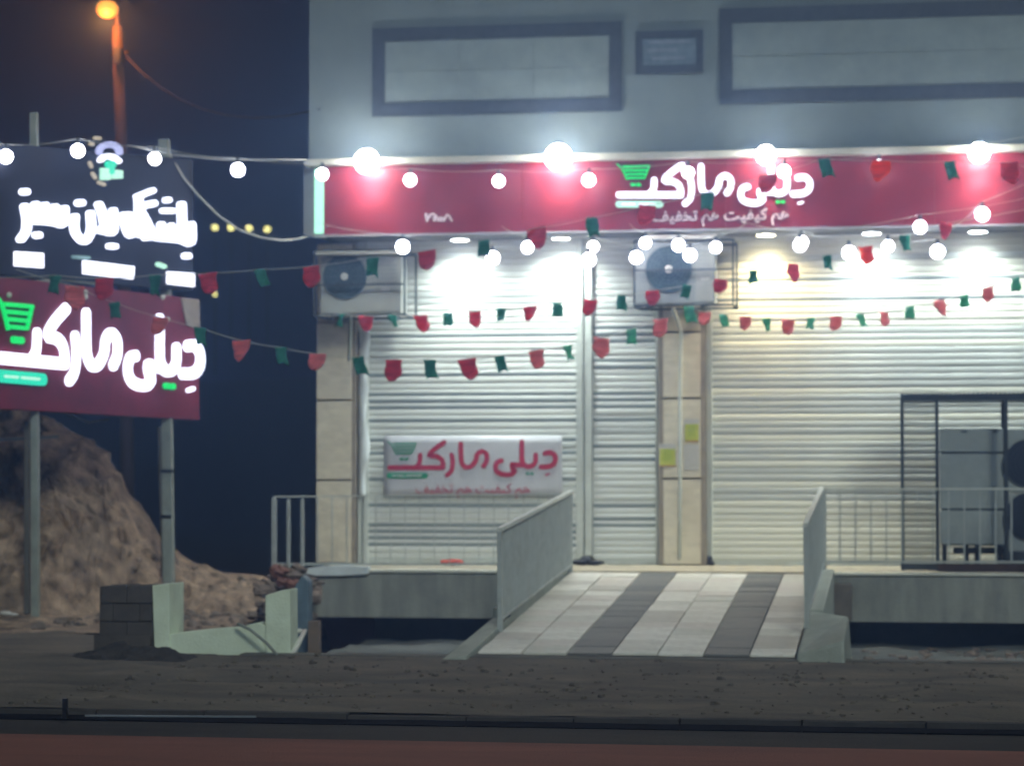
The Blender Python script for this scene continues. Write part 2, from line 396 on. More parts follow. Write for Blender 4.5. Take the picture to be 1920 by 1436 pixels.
# ------------------------------------------------------------------ building
bld = thing('shop_building', (XB, YS, LAND), 'grey rendered shop building with dark framed marble panels above a red fascia', 'building')
zt = Z(-330, YW)                                       # top of the wall, above the picture
zl = Z(284, YW)                                        # top of the ledge
def wallbox(name, x0, x1, y0, y1, z0, z1, m, parent=bld, bevel=0): return MB().box(x0, x1, y0, y1, z0, z1).build(name, m, parent, bevel=bevel)
xw = X(577, YW)
wallbox('upper_wall', xw, XE, YW, YW + 9, Z(431, YW) + .02, zt, M_wall)
wallbox('inner_wall', XB + .02, XE, YS + .25, YS + 8, LAND - .3, Z(431, YW) - .0, M_stone_e)
wallbox('roof_edge', xw - .15, XE, YW - .15, YW + 9, zt, zt + .25, M_border)
def frame(px0, px1, pyt, pyb, bt, bb, bs, label):
    x0, x1 = X(px0, YW), X(px1, YW); z1, z0 = Z(pyt, YW), Z(pyb, YW)
    s = YW / F
    e = .035
    wallbox('stone_border', x0, x1, YW - e, YW - .002, z1 - bt * s, z1, M_border)
    wallbox('stone_border', x0, x1, YW - e, YW - .002, z0, z0 + bb * s, M_border)
    wallbox('stone_border', x0, x0 + bs * s, YW - e, YW - .002, z0 + bb * s, z1 - bt * s, M_border)
    wallbox('stone_border', x1 - bs * s, x1, YW - e, YW - .002, z0 + bb * s, z1 - bt * s, M_border)
    # panel of large marble slabs
    xs0, xs1, zs0, zs1 = x0 + bs * s, x1 - bs * s, z0 + bb * s, z1 - bt * s
    nx = max(1, round((xs1 - xs0) / 1.0)); nz = 2
    for i in range(nx):
        for j in range(nz):
            a = xs0 + (xs1 - xs0) * i / nx; b = xs0 + (xs1 - xs0) * (i + 1) / nx; c = zs0 + (zs1 - zs0) * j / nz; d = zs0 + (zs1 - zs0) * (j + 1) / nz
            wallbox('marble_panel', a + .002, b - .002, YW - .02 - .002 * ((i + j) % 2), YW - .003, c + .002, d - .002, M_panel)
frame(697, 1168, 40, 208, 26, 26, 25, '')
frame(1352, 2400, 22, 200, 28, 26, 24, '')
# ledge over the fascia, soffit
zf1, zf0 = Z(301, YF), Z(433, YF)
LX0 = X(568, YF - .12)
wallbox('ledge', LX0, XE, YF - .12, YW - .001, zf1 + .002, Z(288, YF), M_ledge, bevel=.008)
wallbox('soffit', X(600, YF), XE, YF + .09, YS + .24, zf0 + .02, zf0 + .08, M_soffit)
wallbox('lintel', XB, XE, YS - .02, YS + .25, Z(446, YS) + .0, zf0 + .018, M_soffit)
# pillars of stone blocks
def pillar(px0, px1, joints, bands):
    x0, x1 = X(px0, YS), X(px1, YS)
    ys = [Z(450, YS)] + [Z(j, YS) for j in joints] + [LAND]
    core = wallbox('pillar', x0 + .01, x1 - .01, YS - .10, YS + .3, LAND, ys[0], M_stone_e)
    for a, b in zip(ys, ys[1:]):
        MB().box(x0 + bands[0], x1 - bands[1], YS - .16, YS - .10, b + .014, a - .014).build('stone_block', M_stone, core, bevel=.004)
    for s0, s1 in ((x0, x0 + bands[0] - .003), (x1 - bands[1] + .003, x1)):
        if s1 - s0 > .01: MB().box(s0, s1, YS - .145, YS - .10, LAND + .01, ys[0]).build('edge_strip', M_stone_e, core)
    return core
pillar(597, 672, (600, 748, 900), (.012, .06))
pillar(1238, 1326, (625, 748, 897), (.055, .07))

# ------------------------------------------------------------------ roller shutters
slat_mesh = {}
def shutter(px0, px1, label, dark, mids, warm, cat='roller shutter'):
    x0, x1 = X(px0, YS), X(px1, YS)
    t = thing('roller_shutter', (x0, YS, LAND), label, cat, 'roller shutters across the shop front')
    top, bot = Z(445, YS), LAND + .05
    n = int((1058 - 448) / 12.25); h = (top - bot) / n; W = x1 - x0
    def mesh(m):
        mb = MB(); prof = []
        for k in range(6):
            u = k / 5; prof.append((-.006 * math.sin(math.pi * (u * .86 + .07)) , h * (.02 + .96 * u)))
        for a, b in zip(prof, prof[1:]):
            mb.quad((0, a[0], a[1]), (W, a[0], a[1]), (W, b[0], b[1]), (0, b[0], b[1]))
        mb.quad((0, .003, 0), (W, .003, 0), (W, prof[0][0], prof[0][1]), (0, prof[0][0], prof[0][1]))
        mb.quad((0, prof[-1][0], prof[-1][1]), (W, prof[-1][0], prof[-1][1]), (W, .003, h), (0, .003, h))
        me = bpy.data.meshes.new('slat'); me.from_pydata(mb.v, [], mb.f)
        bm = bmesh.new(); bm.from_mesh(me); bmesh.ops.remove_doubles(bm, verts=bm.verts, dist=1e-5); bmesh.ops.recalc_face_normals(bm, faces=bm.faces); bm.to_mesh(me); bm.free()
        for p in me.polygons: p.use_smooth = True
        me.materials.append(m); return me
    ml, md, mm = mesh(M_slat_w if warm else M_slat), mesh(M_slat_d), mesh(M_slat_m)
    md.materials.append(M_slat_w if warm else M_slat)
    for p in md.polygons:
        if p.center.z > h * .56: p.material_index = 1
    for i in range(n):
        z = bot + i * h; py = 900 - (z + h / 2 - EYE) * F / P(px0, 900, YS).length * .998
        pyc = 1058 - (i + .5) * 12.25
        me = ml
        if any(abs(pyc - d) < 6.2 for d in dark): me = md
        elif any(a <= pyc <= b for a, b in mids): me = mm
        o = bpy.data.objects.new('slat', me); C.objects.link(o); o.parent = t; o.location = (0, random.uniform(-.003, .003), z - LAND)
        o.rotation_euler = (random.uniform(-.05, .05), 0, 0)
    MB().box(x0, x1, YS - .02, YS + .02, LAND + .003, bot - .002).build('bottom_bar', M_guide, t)
    return t
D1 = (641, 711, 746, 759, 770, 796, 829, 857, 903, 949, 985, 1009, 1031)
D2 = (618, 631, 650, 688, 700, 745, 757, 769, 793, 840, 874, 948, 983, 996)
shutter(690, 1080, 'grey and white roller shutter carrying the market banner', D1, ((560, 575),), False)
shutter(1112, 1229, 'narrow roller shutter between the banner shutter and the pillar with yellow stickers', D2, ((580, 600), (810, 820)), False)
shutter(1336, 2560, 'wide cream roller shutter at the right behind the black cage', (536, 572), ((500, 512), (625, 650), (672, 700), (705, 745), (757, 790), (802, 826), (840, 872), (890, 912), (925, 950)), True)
def guide(px0, px1, label, film=False):
    x0, x1 = X(px0, YS), X(px1, YS)
    t = thing('shutter_guide', (x0, YS, LAND), label, 'shutter rail', 'vertical rails between the shutters')
    w3 = (x1 - x0)
    MB().box(x0, x0 + w3 * .42, YS - .055, YS + .04, LAND + .002, Z(446, YS)).build('channel', M_guide, t, bevel=.004)
    MB().box(x1 - w3 * .42, x1, YS - .055, YS + .04, LAND + .002, Z(446, YS)).build('channel', M_guide, t, bevel=.004)
    MB().box(x0 + w3 * .42, x1 - w3 * .42, YS - .015, YS + .04, LAND + .002, Z(446, YS)).build('web', M_slat_m, t)
guide(673, 691, 'pale rail at the left end of the shutters, partly wrapped in loose film')
guide(1081, 1111, 'broad white rail between the banner shutter and the narrow shutter')
guide(1229.5, 1237.5, 'thin pale rail on the left side of the central pillar')
guide(1326.5, 1336, 'thin cream rail on the right side of the central pillar')
# loose plastic film on the left rail
mb = MB(); pts = []
for k in range(30):
    py = 612 + k * 11; wv = 7 * math.sin(k * .7) + 5 * math.sin(k * .31 + 1)
    pts.append((P(672 + 1.2 * math.sin(k), py, YS - .07), P(690 + wv * .35 - max(0, k - 22) * .8, py, YS - .10 - .03 * math.sin(k * .9))))
for a, b in zip(pts, pts[1:]): 
    m1 = ((a[0] + a[1]) / 2 + Vector((0, -.03, 0))); m2 = ((b[0] + b[1]) / 2 + Vector((0, -.03, 0)))
    mb.quad(a[0], m1, m2, b[0]); mb.quad(m1, a[1], b[1], m2)
o = mb.build('plastic_film', M_film, smooth=True, weld=True); tag(o, 'crumpled white plastic film hanging on the rail beside the left pillar', 'plastic film')
sm = o.modifiers.new('thick', 'SOLIDIFY'); sm.thickness = .003

# ------------------------------------------------------------------ lettering made of round ended strokes
def stroke_mesh(mb, pts, wdt, place, depth, seg=7):
    """flat stroke with round ends; pts in drawing units, place(u, v, lift) gives the world point"""
    n = len(pts)
    # smooth the line
    P2 = [Vector(p).to_2d() for p in pts]
    if n > 2:
        out = []
        for i in range(n - 1):
            p0 = P2[max(i - 1, 0)]; p1 = P2[i]; p2 = P2[i + 1]; p3 = P2[min(i + 2, n - 1)]
            for k in range(4):
                t = k / 4
                out.append(.5 * ((2 * p1) + (p2 - p0) * t + (2 * p0 - 5 * p1 + 4 * p2 - p3) * t * t + (3 * p1 - p0 - 3 * p2 + p3) * t ** 3))
        out.append(P2[-1]); P2 = out
    n = len(P2); r = wdt / 2; left = []; right = []
    for i in range(n):
        d = (P2[min(i + 1, n - 1)] - P2[max(i - 1, 0)]); d = d.normalized() if d.length else Vector((1, 0)); nn = Vector((-d.y, d.x)) * r
        left.append(P2[i] + nn); right.append(P2[i] - nn)
    d0 = (P2[0] - P2[1]).normalized(); d1 = (P2[-1] - P2[-2]).normalized()
    def cap(c, d, s):
        a0 = math.atan2(d.y, d.x); return [c + Vector((math.cos(a0 + t), math.sin(a0 + t))) * r for t in [(-math.pi / 2 + math.pi * k / seg) * s for k in range(1, seg)]]
    c0 = cap(P2[0], d0, -1); c1 = cap(P2[-1], d1, 1)
    k0 = len(mb.v)
    def add(q):
        mb.v.append(tuple(place(q.x, q.y, depth))); mb.v.append(tuple(place(q.x, q.y, 0))); return len(mb.v) - 2
    L_ = [add(q) for q in left]; R_ = [add(q) for q in right]
    for i in range(n - 1):
        a, b, c, d = L_[i], L_[i + 1], R_[i + 1], R_[i]
        mb.f += [(a, b, c, d), (a + 1, d + 1, c + 1, b + 1), (a, a + 1, b + 1, b), (d, c, c + 1, d + 1)]
    def fan(first, mids, last, centre):
        ids = [first] + [add(q) for q in mids] + [last]
        mb.f.append(tuple(ids)); mb.f.append(tuple(i + 1 for i in reversed(ids)))
        for a, b in zip(ids, ids[1:]): mb.f.append((a, a + 1, b + 1, b))
    # caps: order chosen so that the fan closes from one side to the other
    fan(R_[-1], c1, L_[-1], None); fan(R_[0], c0, L_[0], None)
def letters(name, strokes, m, place, depth, parent, lift=.001):
    """each entry is (width, pts); all strokes of a letter form one part"""
    mb = MB()
    for k, (wd, pts) in enumerate(strokes):
        stroke_mesh(mb, pts, wd, lambda u, v, l, k=k: place(u, v, (l + lift * k) if l > 0 else 0), depth)
    return mb.build(name, m, parent)

# the market logo, drawn once (drawing units: 1620 x 480, y down)
LOGO_MAIN = {
 'dal': [(40, [(1528, 278), (1572, 274), (1603, 300), (1602, 345), (1565, 375), (1497, 381)])],
 'mark': [(14, [(1532, 441), (1560, 433)])],
 'yeh_lam_yeh': [(38, [(1458, 290), (1455, 345), (1425, 374), (1385, 374), (1358, 345), (1354, 300), (1354, 192)]),
                 (38, [(1362, 368), (1322, 366), (1280, 362), (1290, 400), (1302, 412), (1270, 436), (1215, 436), (1172, 420), (1155, 385), (1168, 345), (1202, 334)])],
 'meem_alef': [(38, [(1066, 374), (1090, 335), (1088, 285), (1052, 264), (1018, 288), (1008, 335), (972, 376), (932, 382), (904, 350), (898, 290), (897, 205)])],
 'reh': [(36, [(828, 288), (836, 345), (826, 408), (792, 442)])],
 'kaf_teh': [(38, [(772, 196), (700, 246), (658, 294), (715, 302), (752, 325), (764, 360), (764, 384)]),
             (38, [(764, 386), (600, 386), (362, 386)]), (36, [(592, 292), (586, 350), (556, 384)])],
}
LOGO_GREEN = {
 'cart': [(14, [(350, 190), (382, 222), (412, 286)]), (17, [(392, 206), (560, 203)]), (17, [(402, 230), (550, 228)]), (17, [(412, 254), (540, 253)]), (17, [(420, 279), (528, 278)]),
          (9, [(560, 203), (530, 278)])],
 'dot': [(30, [(447, 321), (459, 321)]), (30, [(483, 321), (495, 321)])],
 'dots': [(28, [(1392, 431), (1402, 431)]), (28, [(1426, 431), (1436, 431)])],
}
PILL = [(42, [(360, 446), (630, 446)])]
PILLTXT = [(9, [(385, 446), (412, 446)]), (9, [(424, 446), (466, 446)]), (9, [(490, 446), (520, 446)]), (9, [(530, 446), (600, 446)])]
def logo(parent, place, depth, m_main, m_green, m_pill, m_txt, bold=1.0, boldg=1.0):
    for nme, st in LOGO_MAIN.items():
        o = letters('letter', [(wd * bold, p) for wd, p in st], m_main, place, depth, parent)
    for nme, st in LOGO_GREEN.items():
        letters('cart_symbol' if nme == 'cart' else 'letter_dots', [(wd * boldg, p) for wd, p in st], m_green, place, depth, parent)
    letters('pill_bar', PILL, m_pill, place, depth * .8, parent)
    letters('small_lettering', PILLTXT, m_txt, lambda u, v, l: place(u, v, (l + depth * .8) if l > 0 else depth * .8), max(.003, depth * .15), parent)
# printed words (Persian joined forms in visual order)
def words(name, text, m, size, at, right, up, nrm, parent, ex=.004, bold=0.0, centre=True):
    cu = bpy.data.curves.new(name, 'FONT'); cu.body = text; cu.size = size; cu.extrude = ex; cu.offset = bold; cu.align_x = 'CENTER' if centre else 'LEFT'
    cu.resolution_u = 4
    tmp = bpy.data.objects.new(name, cu); C.objects.link(tmp); dg = bpy.context.evaluated_depsgraph_get(); dg.update()
    me = bpy.data.meshes.new_from_object(tmp.evaluated_get(dg)); bpy.data.objects.remove(tmp)
    me.name = name; mt = Matrix((Vector(right).normalized(), Vector(up).normalized(), Vector(nrm).normalized())).transposed().to_4x4()
    mt.translation = Vector(at) - (parent_world(parent) if parent else Vector((0, 0, 0))); me.transform(mt)
    me.materials.clear(); me.materials.append(m)
    o = bpy.data.objects.new(name, me); C.objects.link(o); o.parent = parent
    return o
TAG = '\uFED2\uFEF4\uFED4\uFEA8\uFE97 \uFEE2\uFEEB \uFE96\uFEF4\uFED4\uFEF4\uFEDB \uFEE2\uFEEB'

# ------------------------------------------------------------------ fascia sign
fx0, fx1 = X(606, YF), XE
fs = thing('fascia_sign', (fx0, YF, zf0), 'long red fascia sign with lit white Persian lettering and green cart over the shutters', 'shop sign')
n = 0; pw = 2.44; x = fx0
while x < fx1:                                        # red sheets, each a panel with a thin joint
    MB().box(x + .002, min(x + pw, fx1) - .002, YF, YF + .085, zf0, zf1).build('panel', M_red, fs)
    x += pw; n += 1
ex0 = X(590, YF)
MB().prism([(X(566, YF), YF + .04, zf0 + .03), (ex0, YF - .01, zf0 - .02), (fx0 - .03, YF + .01, zf0 - .02), (fx0 - .03, YF + .25, zf0 - .02), (X(566, YF), YF + .25, zf0 + .03)], (0, 0, zf1 - zf0 - .02)).build('end_cap', M_alu, fs)
MB().box(X(589, YF), fx0 - .003, YF - .03, YF + .005, zf0 + .03, zf1 - .03).build('light_strip', M_gstrip, fs)
MB().box(fx0 - .03, XE, YF - .012, YF - .001, zf0 - .012, zf0 + .012).build('bottom_trim', M_soffit, fs)
# fascia logo: left edge 1156, right 1523, y 307..398 (1270 drawing units wide)
def place_fascia(u, v, l):
    px = 1156 + (u - 345) * (368 / 1280.0); py = 307 + (v - 185) * (368 / 1280.0) * 1.02
    return P(px, py, YF) + Vector((0, -l, 0))
logo(fs, place_fascia, .035, M_ledw, M_ledg, M_ledp, M_ledw, 1.1, .72)
words('tagline', TAG, M_pale, .185, P(1351, 413, YF) + Vector((0, -.008, 0)), (1, 0, 0), (0, 0, 1), (0, -1, 0), fs, .004, .004)
def pl(u, v, l): return P(760 + u / 16, 380 + v / 16, YF) + Vector((0, -l, 0))
letters('branch_number', [(75, [(620, 350), (640, 440), (720, 440), (745, 370)]), (75, [(650, 440), (655, 540)]), (70, [(800, 350), (880, 360), (870, 540)]), (60, [(930, 400), (960, 520), (1030, 540), (1110, 520), (1090, 450), (1020, 470)]),
                          (70, [(1160, 540), (1270, 360), (1390, 540)])], M_pale, pl, .008, fs)

# ------------------------------------------------------------------ small dark plaque between the framed panels
pq = thing('plaque', P(1257, 140, YW - .04), 'small dark inscribed plaque on the upper wall between the two framed panels', 'plaque')
x0, x1, z0, z1 = X(1194, YW), X(1322, YW), Z(140, YW), Z(60, YW)
MB().box(x0, x1, YW - .04, YW - .002, z0, z1).build('backing_board', M_border, pq, bevel=.006)
M_pqin = mat('plaque_face', (.12, .17, .22), .6, .25, 9)
MB().box(x0 + .09, x1 - .09, YW - .048, YW - .041, z0 + .1, z1 - .1).build('face_plate', M_pqin, pq)
M_pqtx = mat('plaque_marks', (.19, .23, .30), .6, .2, 9)
for k, (a, b, c) in enumerate(((.16, .66, .36), (.14, .5, .26), (.2, .6, .16))):
    MB().box(x0 + a, x0 + b, YW - .051, YW - .0485, z0 + c, z0 + c + .035).build('faded_line', M_pqtx, pq)

# ------------------------------------------------------------------ lamps on the ledge and soffit lights
COOL, WARM, DAY = (1.0, .94, .82), (1.0, .80, .45), (.90, 1.0, .94)
def ledge_lamp(px, py, r, e, label):
    p = P(px, py, YF - .24)
    t = thing('wall_lamp', (p.x, YF - .12, p.z), label, 'lamp', 'round lamps along the top of the red fascia')
    MB().ball(p, r, 20, 14).build('globe', M_flood, t, smooth=True)
    MB().tube([(p.x, YF - .12, p.z + .02), (p.x, p.y, p.z + .02)], .018, 8).build('arm', M_dgrey, t)
    MB().tube([(p.x, YF - .135, p.z + .02), (p.x, YF - .12, p.z + .02)], .05, 12).build('mount', M_dgrey, t)
    MB().tube([(p.x, p.y, p.z + r * .9), (p.x, p.y, p.z + r + .03)], .05, 12).build('collar', M_dgrey, t)
    light('lamp_light', 'SPOT', (p.x, YF - .21, p.z - r * .8 - .02), e * .6, COOL, t, spot_size=R(125), spot_blend=.8, shadow_soft_size=.11, rot=(R(14), 0, 0))
    light('lamp_uplight', 'POINT', (p.x, p.y - r - .05, p.z + .08), e * .03, (.8, .93, 1.0), t, shadow_soft_size=.1)
ledge_lamp(688, 303, .15, 110, 'leftmost big white globe lamp on the fascia ledge, nearest the building corner')
ledge_lamp(1047, 295, .16, 100, 'largest white globe lamp on the fascia ledge, left of the green cart sign')
ledge_lamp(1436, 291, .115, 80, 'white globe lamp on the ledge above the right half of the lettering')
ledge_lamp(1836, 287, .12, 120, 'rightmost white globe lamp on the fascia ledge, above a bright red patch')
ledge_lamp(2240, 283, .13, 40, 'white globe lamp on the fascia ledge beyond the right end of the picture')
def downlight(px, e, warm, label):
    y = YF + .66; zz = zf0 + .018; x = X(px, y)
    t = thing('downlight', (x, y, zz), label, 'downlight', 'round downlights under the fascia')
    MB().tube([(x, y, zz - .001), (x, y, zz - .03)], .125, 24).build('housing', M_cream, t)
    MB().tube([(x, y, zz - .031), (x, y, zz - .036)], .105, 24).build('diffuser', M_discw if warm else M_disc, t)
    light('downlight_light', 'SPOT', (x, y, zz - .06), e, WARM if warm else DAY, t, spot_size=R(150), spot_blend=1.0, shadow_soft_size=.09)
downlight(862, 270, False, 'dazzling white downlight over the left shutter, first of the row')
downlight(1052, 300, False, 'dazzling white downlight over the right end of the banner shutter')
downlight(1438, 260, True, 'warm yellow downlight right of the second air conditioner, the only yellow one')
downlight(1637, 240, False, 'white downlight over the wide shutter, midway between the yellow one and the last')
downlight(1837, 240, False, 'white downlight over the wide shutter above the black cage')
downlight(2040, 210, False, 'white downlight over the wide shutter beyond the right edge of the picture')

# ------------------------------------------------------------------ air conditioners on the pillars
def ac_unit(name, px0, px1, py0, py1, fan, fr, m, label, Yf, cage):
    x0, x1, z1, z0 = X(px0, Yf), X(px1, Yf), Z(py0, Yf), Z(py1, Yf)
    t = thing(name, ((x0 + x1) / 2, Yf + .17, z0), label, 'air conditioner', 'wall air conditioners above the pillars')
    MB().box(x0, x1, Yf, Yf + .34, z0, z1).build('casing', m, t, bevel=.015)
    c = P(fan[0], fan[1], Yf); r = fr * Yf / F
    gr = MB().tube([(c.x, Yf - .002, c.z), (c.x, Yf - .022, c.z)], r, 40).build('fan_grille', M_grille, t)
    rg = MB()
    for k in range(1, 7):
        rr = r * k / 6.2; rg.tube([(c.x + rr * math.cos(a), Yf - .03, c.z + rr * math.sin(a)) for a in [2 * math.pi * j / 28 for j in range(29)]], .0035, 5, False)
    for k in range(12):
        a = math.pi * k / 6; rg.tube([(c.x + r * .12 * math.cos(a), Yf - .03, c.z + r * .12 * math.sin(a)), (c.x + r * math.cos(a), Yf - .03, c.z + r * math.sin(a))], .0035, 5)
    rg.build('grille_wires', M_bluep, gr)
    MB().tube([(c.x, Yf - .025, c.z), (c.x, Yf - .045, c.z)], r * .17, 18).build('hub', M_cream, gr)
    # side panel with louvres and a badge
    sx0 = c.x + r + .04; 
    MB().box(sx0, x1 - .02, Yf - .008, Yf - .001, z0 + .03, z1 - .03).build('service_panel', M_ac, t)
    for k in range(5):
        MB().box(sx0 + .03, x1 - .06, Yf - .016, Yf - .009, z1 - .12 - k * .05, z1 - .105 - k * .05).build('louvre', M_ac_b, t)
    MB().box((sx0 + x1) / 2 - .05, (sx0 + x1) / 2 + .05, Yf - .016, Yf - .009, z0 + .28, z0 + .305).build('badge', M_cream, t)
    # steel cage and brackets
    cx0, cx1, cz0, cz1 = cage[0], cage[1], cage[2], cage[3]
    a, b = X(cx0, Yf - .12), X(cx1, Yf - .12); zb, zc = Z(cz1, Yf - .12), Z(cz0, Yf - .12); zm = Z(cage[4], Yf - .12)
    cg = MB()
    for yy in (Yf - .12, YS - .17):
        for xx in (a, b): cg.bar((xx, yy, zb), (xx, yy, zc), .024, .024)
        cg.bar((a, yy, zb), (b, yy, zb), .026, .026); cg.bar((a, yy, zc), (b, yy, zc), .026, .026)
    cg.bar((a, Yf - .12, zm), (b, Yf - .12, zm), .02, .02)
    for xx in (a, b):
        cg.bar((xx, Yf - .12, zb), (xx, YS - .17, zb), .024, .024); cg.bar((xx, Yf - .12, zc), (xx, YS - .17, zc), .024, .024)
    cg.build('cage', M_dgrey, t)
    for xx in (x0 + .15, x1 - .15): MB().box(xx - .02, xx + .02, Yf - .02, YS - .17, z0 - .05, z0 - .002).build('bracket', M_dgrey, t)
ac_unit('air_conditioner', 600, 752, 474, 582, (647, 519), 43, M_ac, 'pale air conditioner in a steel cage above the left corner pillar', 29.25, (588, 758, 462, 585, 527))
ac_unit('air_conditioner', 1192, 1342, 456, 570, (1254, 505), 44, M_ac_b, 'blue grey air conditioner in a steel cage above the central pillar', 29.3, (1190, 1376, 452, 573, 507))
# white strip painting the first unit's lit top cage bar; strip over the second
t = MB().box(X(592, 29.1), X(745, 29.1), 29.06, 29.2, Z(470, 29.1), Z(463, 29.1)).build('cage_top_strip', M_ledge, None, bevel=.006)
tag(t, 'white strip painting the lit top bar of the left air conditioner cage', 'strip')
t = MB().box(X(1215, 29.1), X(1347, 29.1), 29.1, 29.3, Z(449, 29.1), Z(441, 29.1)).build('cage_top_strip', M_ledge, None, bevel=.006)
tag(t, 'white strip lying on top of the cage of the central air conditioner', 'strip')
# drain hoses down the pillars
o = MB().tube([P(1262, 578, YS - .3), P(1270, 600, YS - .22), P(1277, 625, YS - .19), P(1275, 748, YS - .19), P(1275, 900, YS - .185), P(1274, 1048, YS - .185)], .022, 8).build('drain_pipe', M_guide, smooth=True)
tag(o, 'pale drain pipe running down the middle of the central pillar', 'pipe')
o = MB().tube([P(656, 585, YS - .3), P(657, 600, YS - .2), P(656, 640, YS - .19), P(655, 676, YS - .19)], .02, 8).build('drain_pipe', M_post, smooth=True)
tag(o, 'short grey pipe end hanging under the left air conditioner', 'pipe')

# posters on the central pillar
def poster(px0, px1, py0, py1, m_in, label, y, tilt=0):
    t = thing('notice', P((px0 + px1) / 2, py1, y), label, 'notice', 'paper notices stuck on the central pillar')
    a, b = X(px0, y), X(px1, y); z1, z0 = Z(py0, y), Z(py1, y)
    MB().box(a, b, y - .004, y, z0, z1).build('sheet', M_paper, t)
    if m_in:
        MB().box(a + .012, b - .012, y - .007, y - .0045, z0 + .02, z1 - .06).build('print', m_in, t)
        MB().box(a + .012, b - .012, y - .007, y - .0045, z0 + .004, z0 + .018).build('print', mat('orange_print', (.5, .25, .1), .6), t)
        for k in range(4): MB().box(a + .05, b - .05, y - .0095, y - .0075, z1 - .09 - k * .035, z1 - .08 - k * .035).build('print_line', mat('green_print', (.25, .42, .08), .6), t)
poster(1235, 1268, 832, 875, M_yell, 'yellow and white notice low on the left edge of the central pillar', YS - .165)
poster(1283, 1312, 786, 829, M_yell, 'yellow and white notice on the right side of the central pillar', YS - .165)
poster(1282, 1311, 834, 882, None, 'plain whitish paper below the right yellow notice', YS - .164)

# ------------------------------------------------------------------ banner on the left shutter
YBn = YS - .055
bn = thing('banner', P(888, 930, YBn), 'grey white vinyl banner with red Persian lettering and green cart, on the left shutter', 'banner')
mb = MB(); nx, nz = 24, 8; g0 = [[None] * (nx + 1) for _ in range(nz + 1)]
for j in range(nz + 1):
    for i in range(nx + 1):
        px = 720 + 334 * i / nx; py = 817 + 112 * j / nz
        q = P(px, py, YBn) + Vector((0, .003 * math.sin(i * .5 + j * .4), 0)); g0[j][i] = q
for j in range(nz):
    for i in range(nx): mb.quad(g0[j][i], g0[j + 1][i], g0[j + 1][i + 1], g0[j][i + 1])
o = mb.build('banner_sheet', M_banner, bn, smooth=True, weld=True); s_ = o.modifiers.new('t', 'SOLIDIFY'); s_.thickness = .003
def place_banner(u, v, l): return P(640 + u / 4.0, 780 + v / 4.0, YBn - .010) + Vector((0, -l, 0))
logo(bn, place_banner, .003, M_logor, M_logog, M_logog, M_pale, .93, .62)
words('tagline', TAG, M_logor, .165, P(886, 924, YBn - .010), (1, 0, 0), (0, 0, 1), (0, -1, 0), bn, .002)

# ------------------------------------------------------------------ landing slabs, ramp
def slab(px0, px1, label_m, joints):
    x0, x1 = (X(px0, YL), X(px1, YL)) if px1 < 1900 else (X(px0, YL), XE)
    o = struct('landing', MB().box(x0, x1, YL, YL + .6, Z(1162, YL), LAND - .03), M_conc, bevel=.01)
    n = max(1, round((x1 - x0) / 1.15))
    for i in range(n):
        a, b = x0 + (x1 - x0) * i / n, x0 + (x1 - x0) * (i + 1) / n
        MB().box(a + .003, b - .003, YL - .03, YL + .35, LAND - .028, LAND + random.uniform(-.002, .003)).build('edge_stone', M_edge, o, bevel=.006)
    return o
slab(566, 1068, None, 0); slab(1546, 2300, None, 0)
struct('walkway', MB().box(X(566, YL), XE, YL + .352, YS + .24, LAND - .2, LAND - .002), mat('walkway_stone', (.42, .38, .29), .7, .15, 4, .1, dirt=.4, dirtcol=(.26, .22, .16)))
struct('threshold', MB().box(X(1068, YL) + .005, X(1546, YL) - .005, YL, YL + .35, LAND - .2, LAND + .002), mat('threshold_stone', (.44, .39, .29), .6, .12, 4))
# ramp: 7 columns by 15 rows of tiles
rz0, rz1 = PG(1200, 1232, 0).z + .03, LAND - .02
NR, NCc = 15, 7
RW = X(1490, YR0) - X(895, YR0); rxa, rxb = X(895, YR0), X(1490, YR0)
ramp = struct('ramp', MB().hexa([(rxa - .02, YR0, -.4), (rxb + .02, YR0, -.4), (rxb + .02, YL - .003, -.4), (rxa - .02, YL - .003, -.4),
                                (rxa - .02, YR0, rz0 - .02), (rxb + .02, YR0, rz0 - .02), (rxb + .02, YL - .003, rz1 - .02), (rxa - .02, YL - .003, rz1 - .02)]), mat('ramp_mortar', (.22, .21, .19), .9, .2))
tw = (rxb - rxa) / NCc; tl = (YL - YR0) / NR; sl = (rz1 - rz0) / (YL - YR0)
tile_me = {}
for i in range(NCc):
    for j in range(NR):
        dark = i in (2, 5)
        m = random.choice(M_tile_d if dark else M_tile_l)
        if m.name not in tile_me:
            b = MB().hexa([(.006, .006, -.015), (tw - .006, .006, -.015), (tw - .006, tl - .006, -.015 + sl * tl), (.006, tl - .006, -.015 + sl * tl),
                           (.006, .006, .006), (tw - .006, .006, .006), (tw - .006, tl - .006, .006 + sl * tl), (.006, tl - .006, .006 + sl * tl)])
            o = b.build('tile', m, bevel=.004); tile_me[m.name] = o.data; bpy.data.objects.remove(o)
        o = bpy.data.objects.new('tile', tile_me[m.name]); C.objects.link(o); o.parent = ramp
        o.location = (rxa + i * tw, YR0 + j * tl, rz0 + sl * j * tl + random.uniform(-.002, .003)); o.rotation_euler = (random.uniform(-.012, .012), random.uniform(-.006, .006), 0)
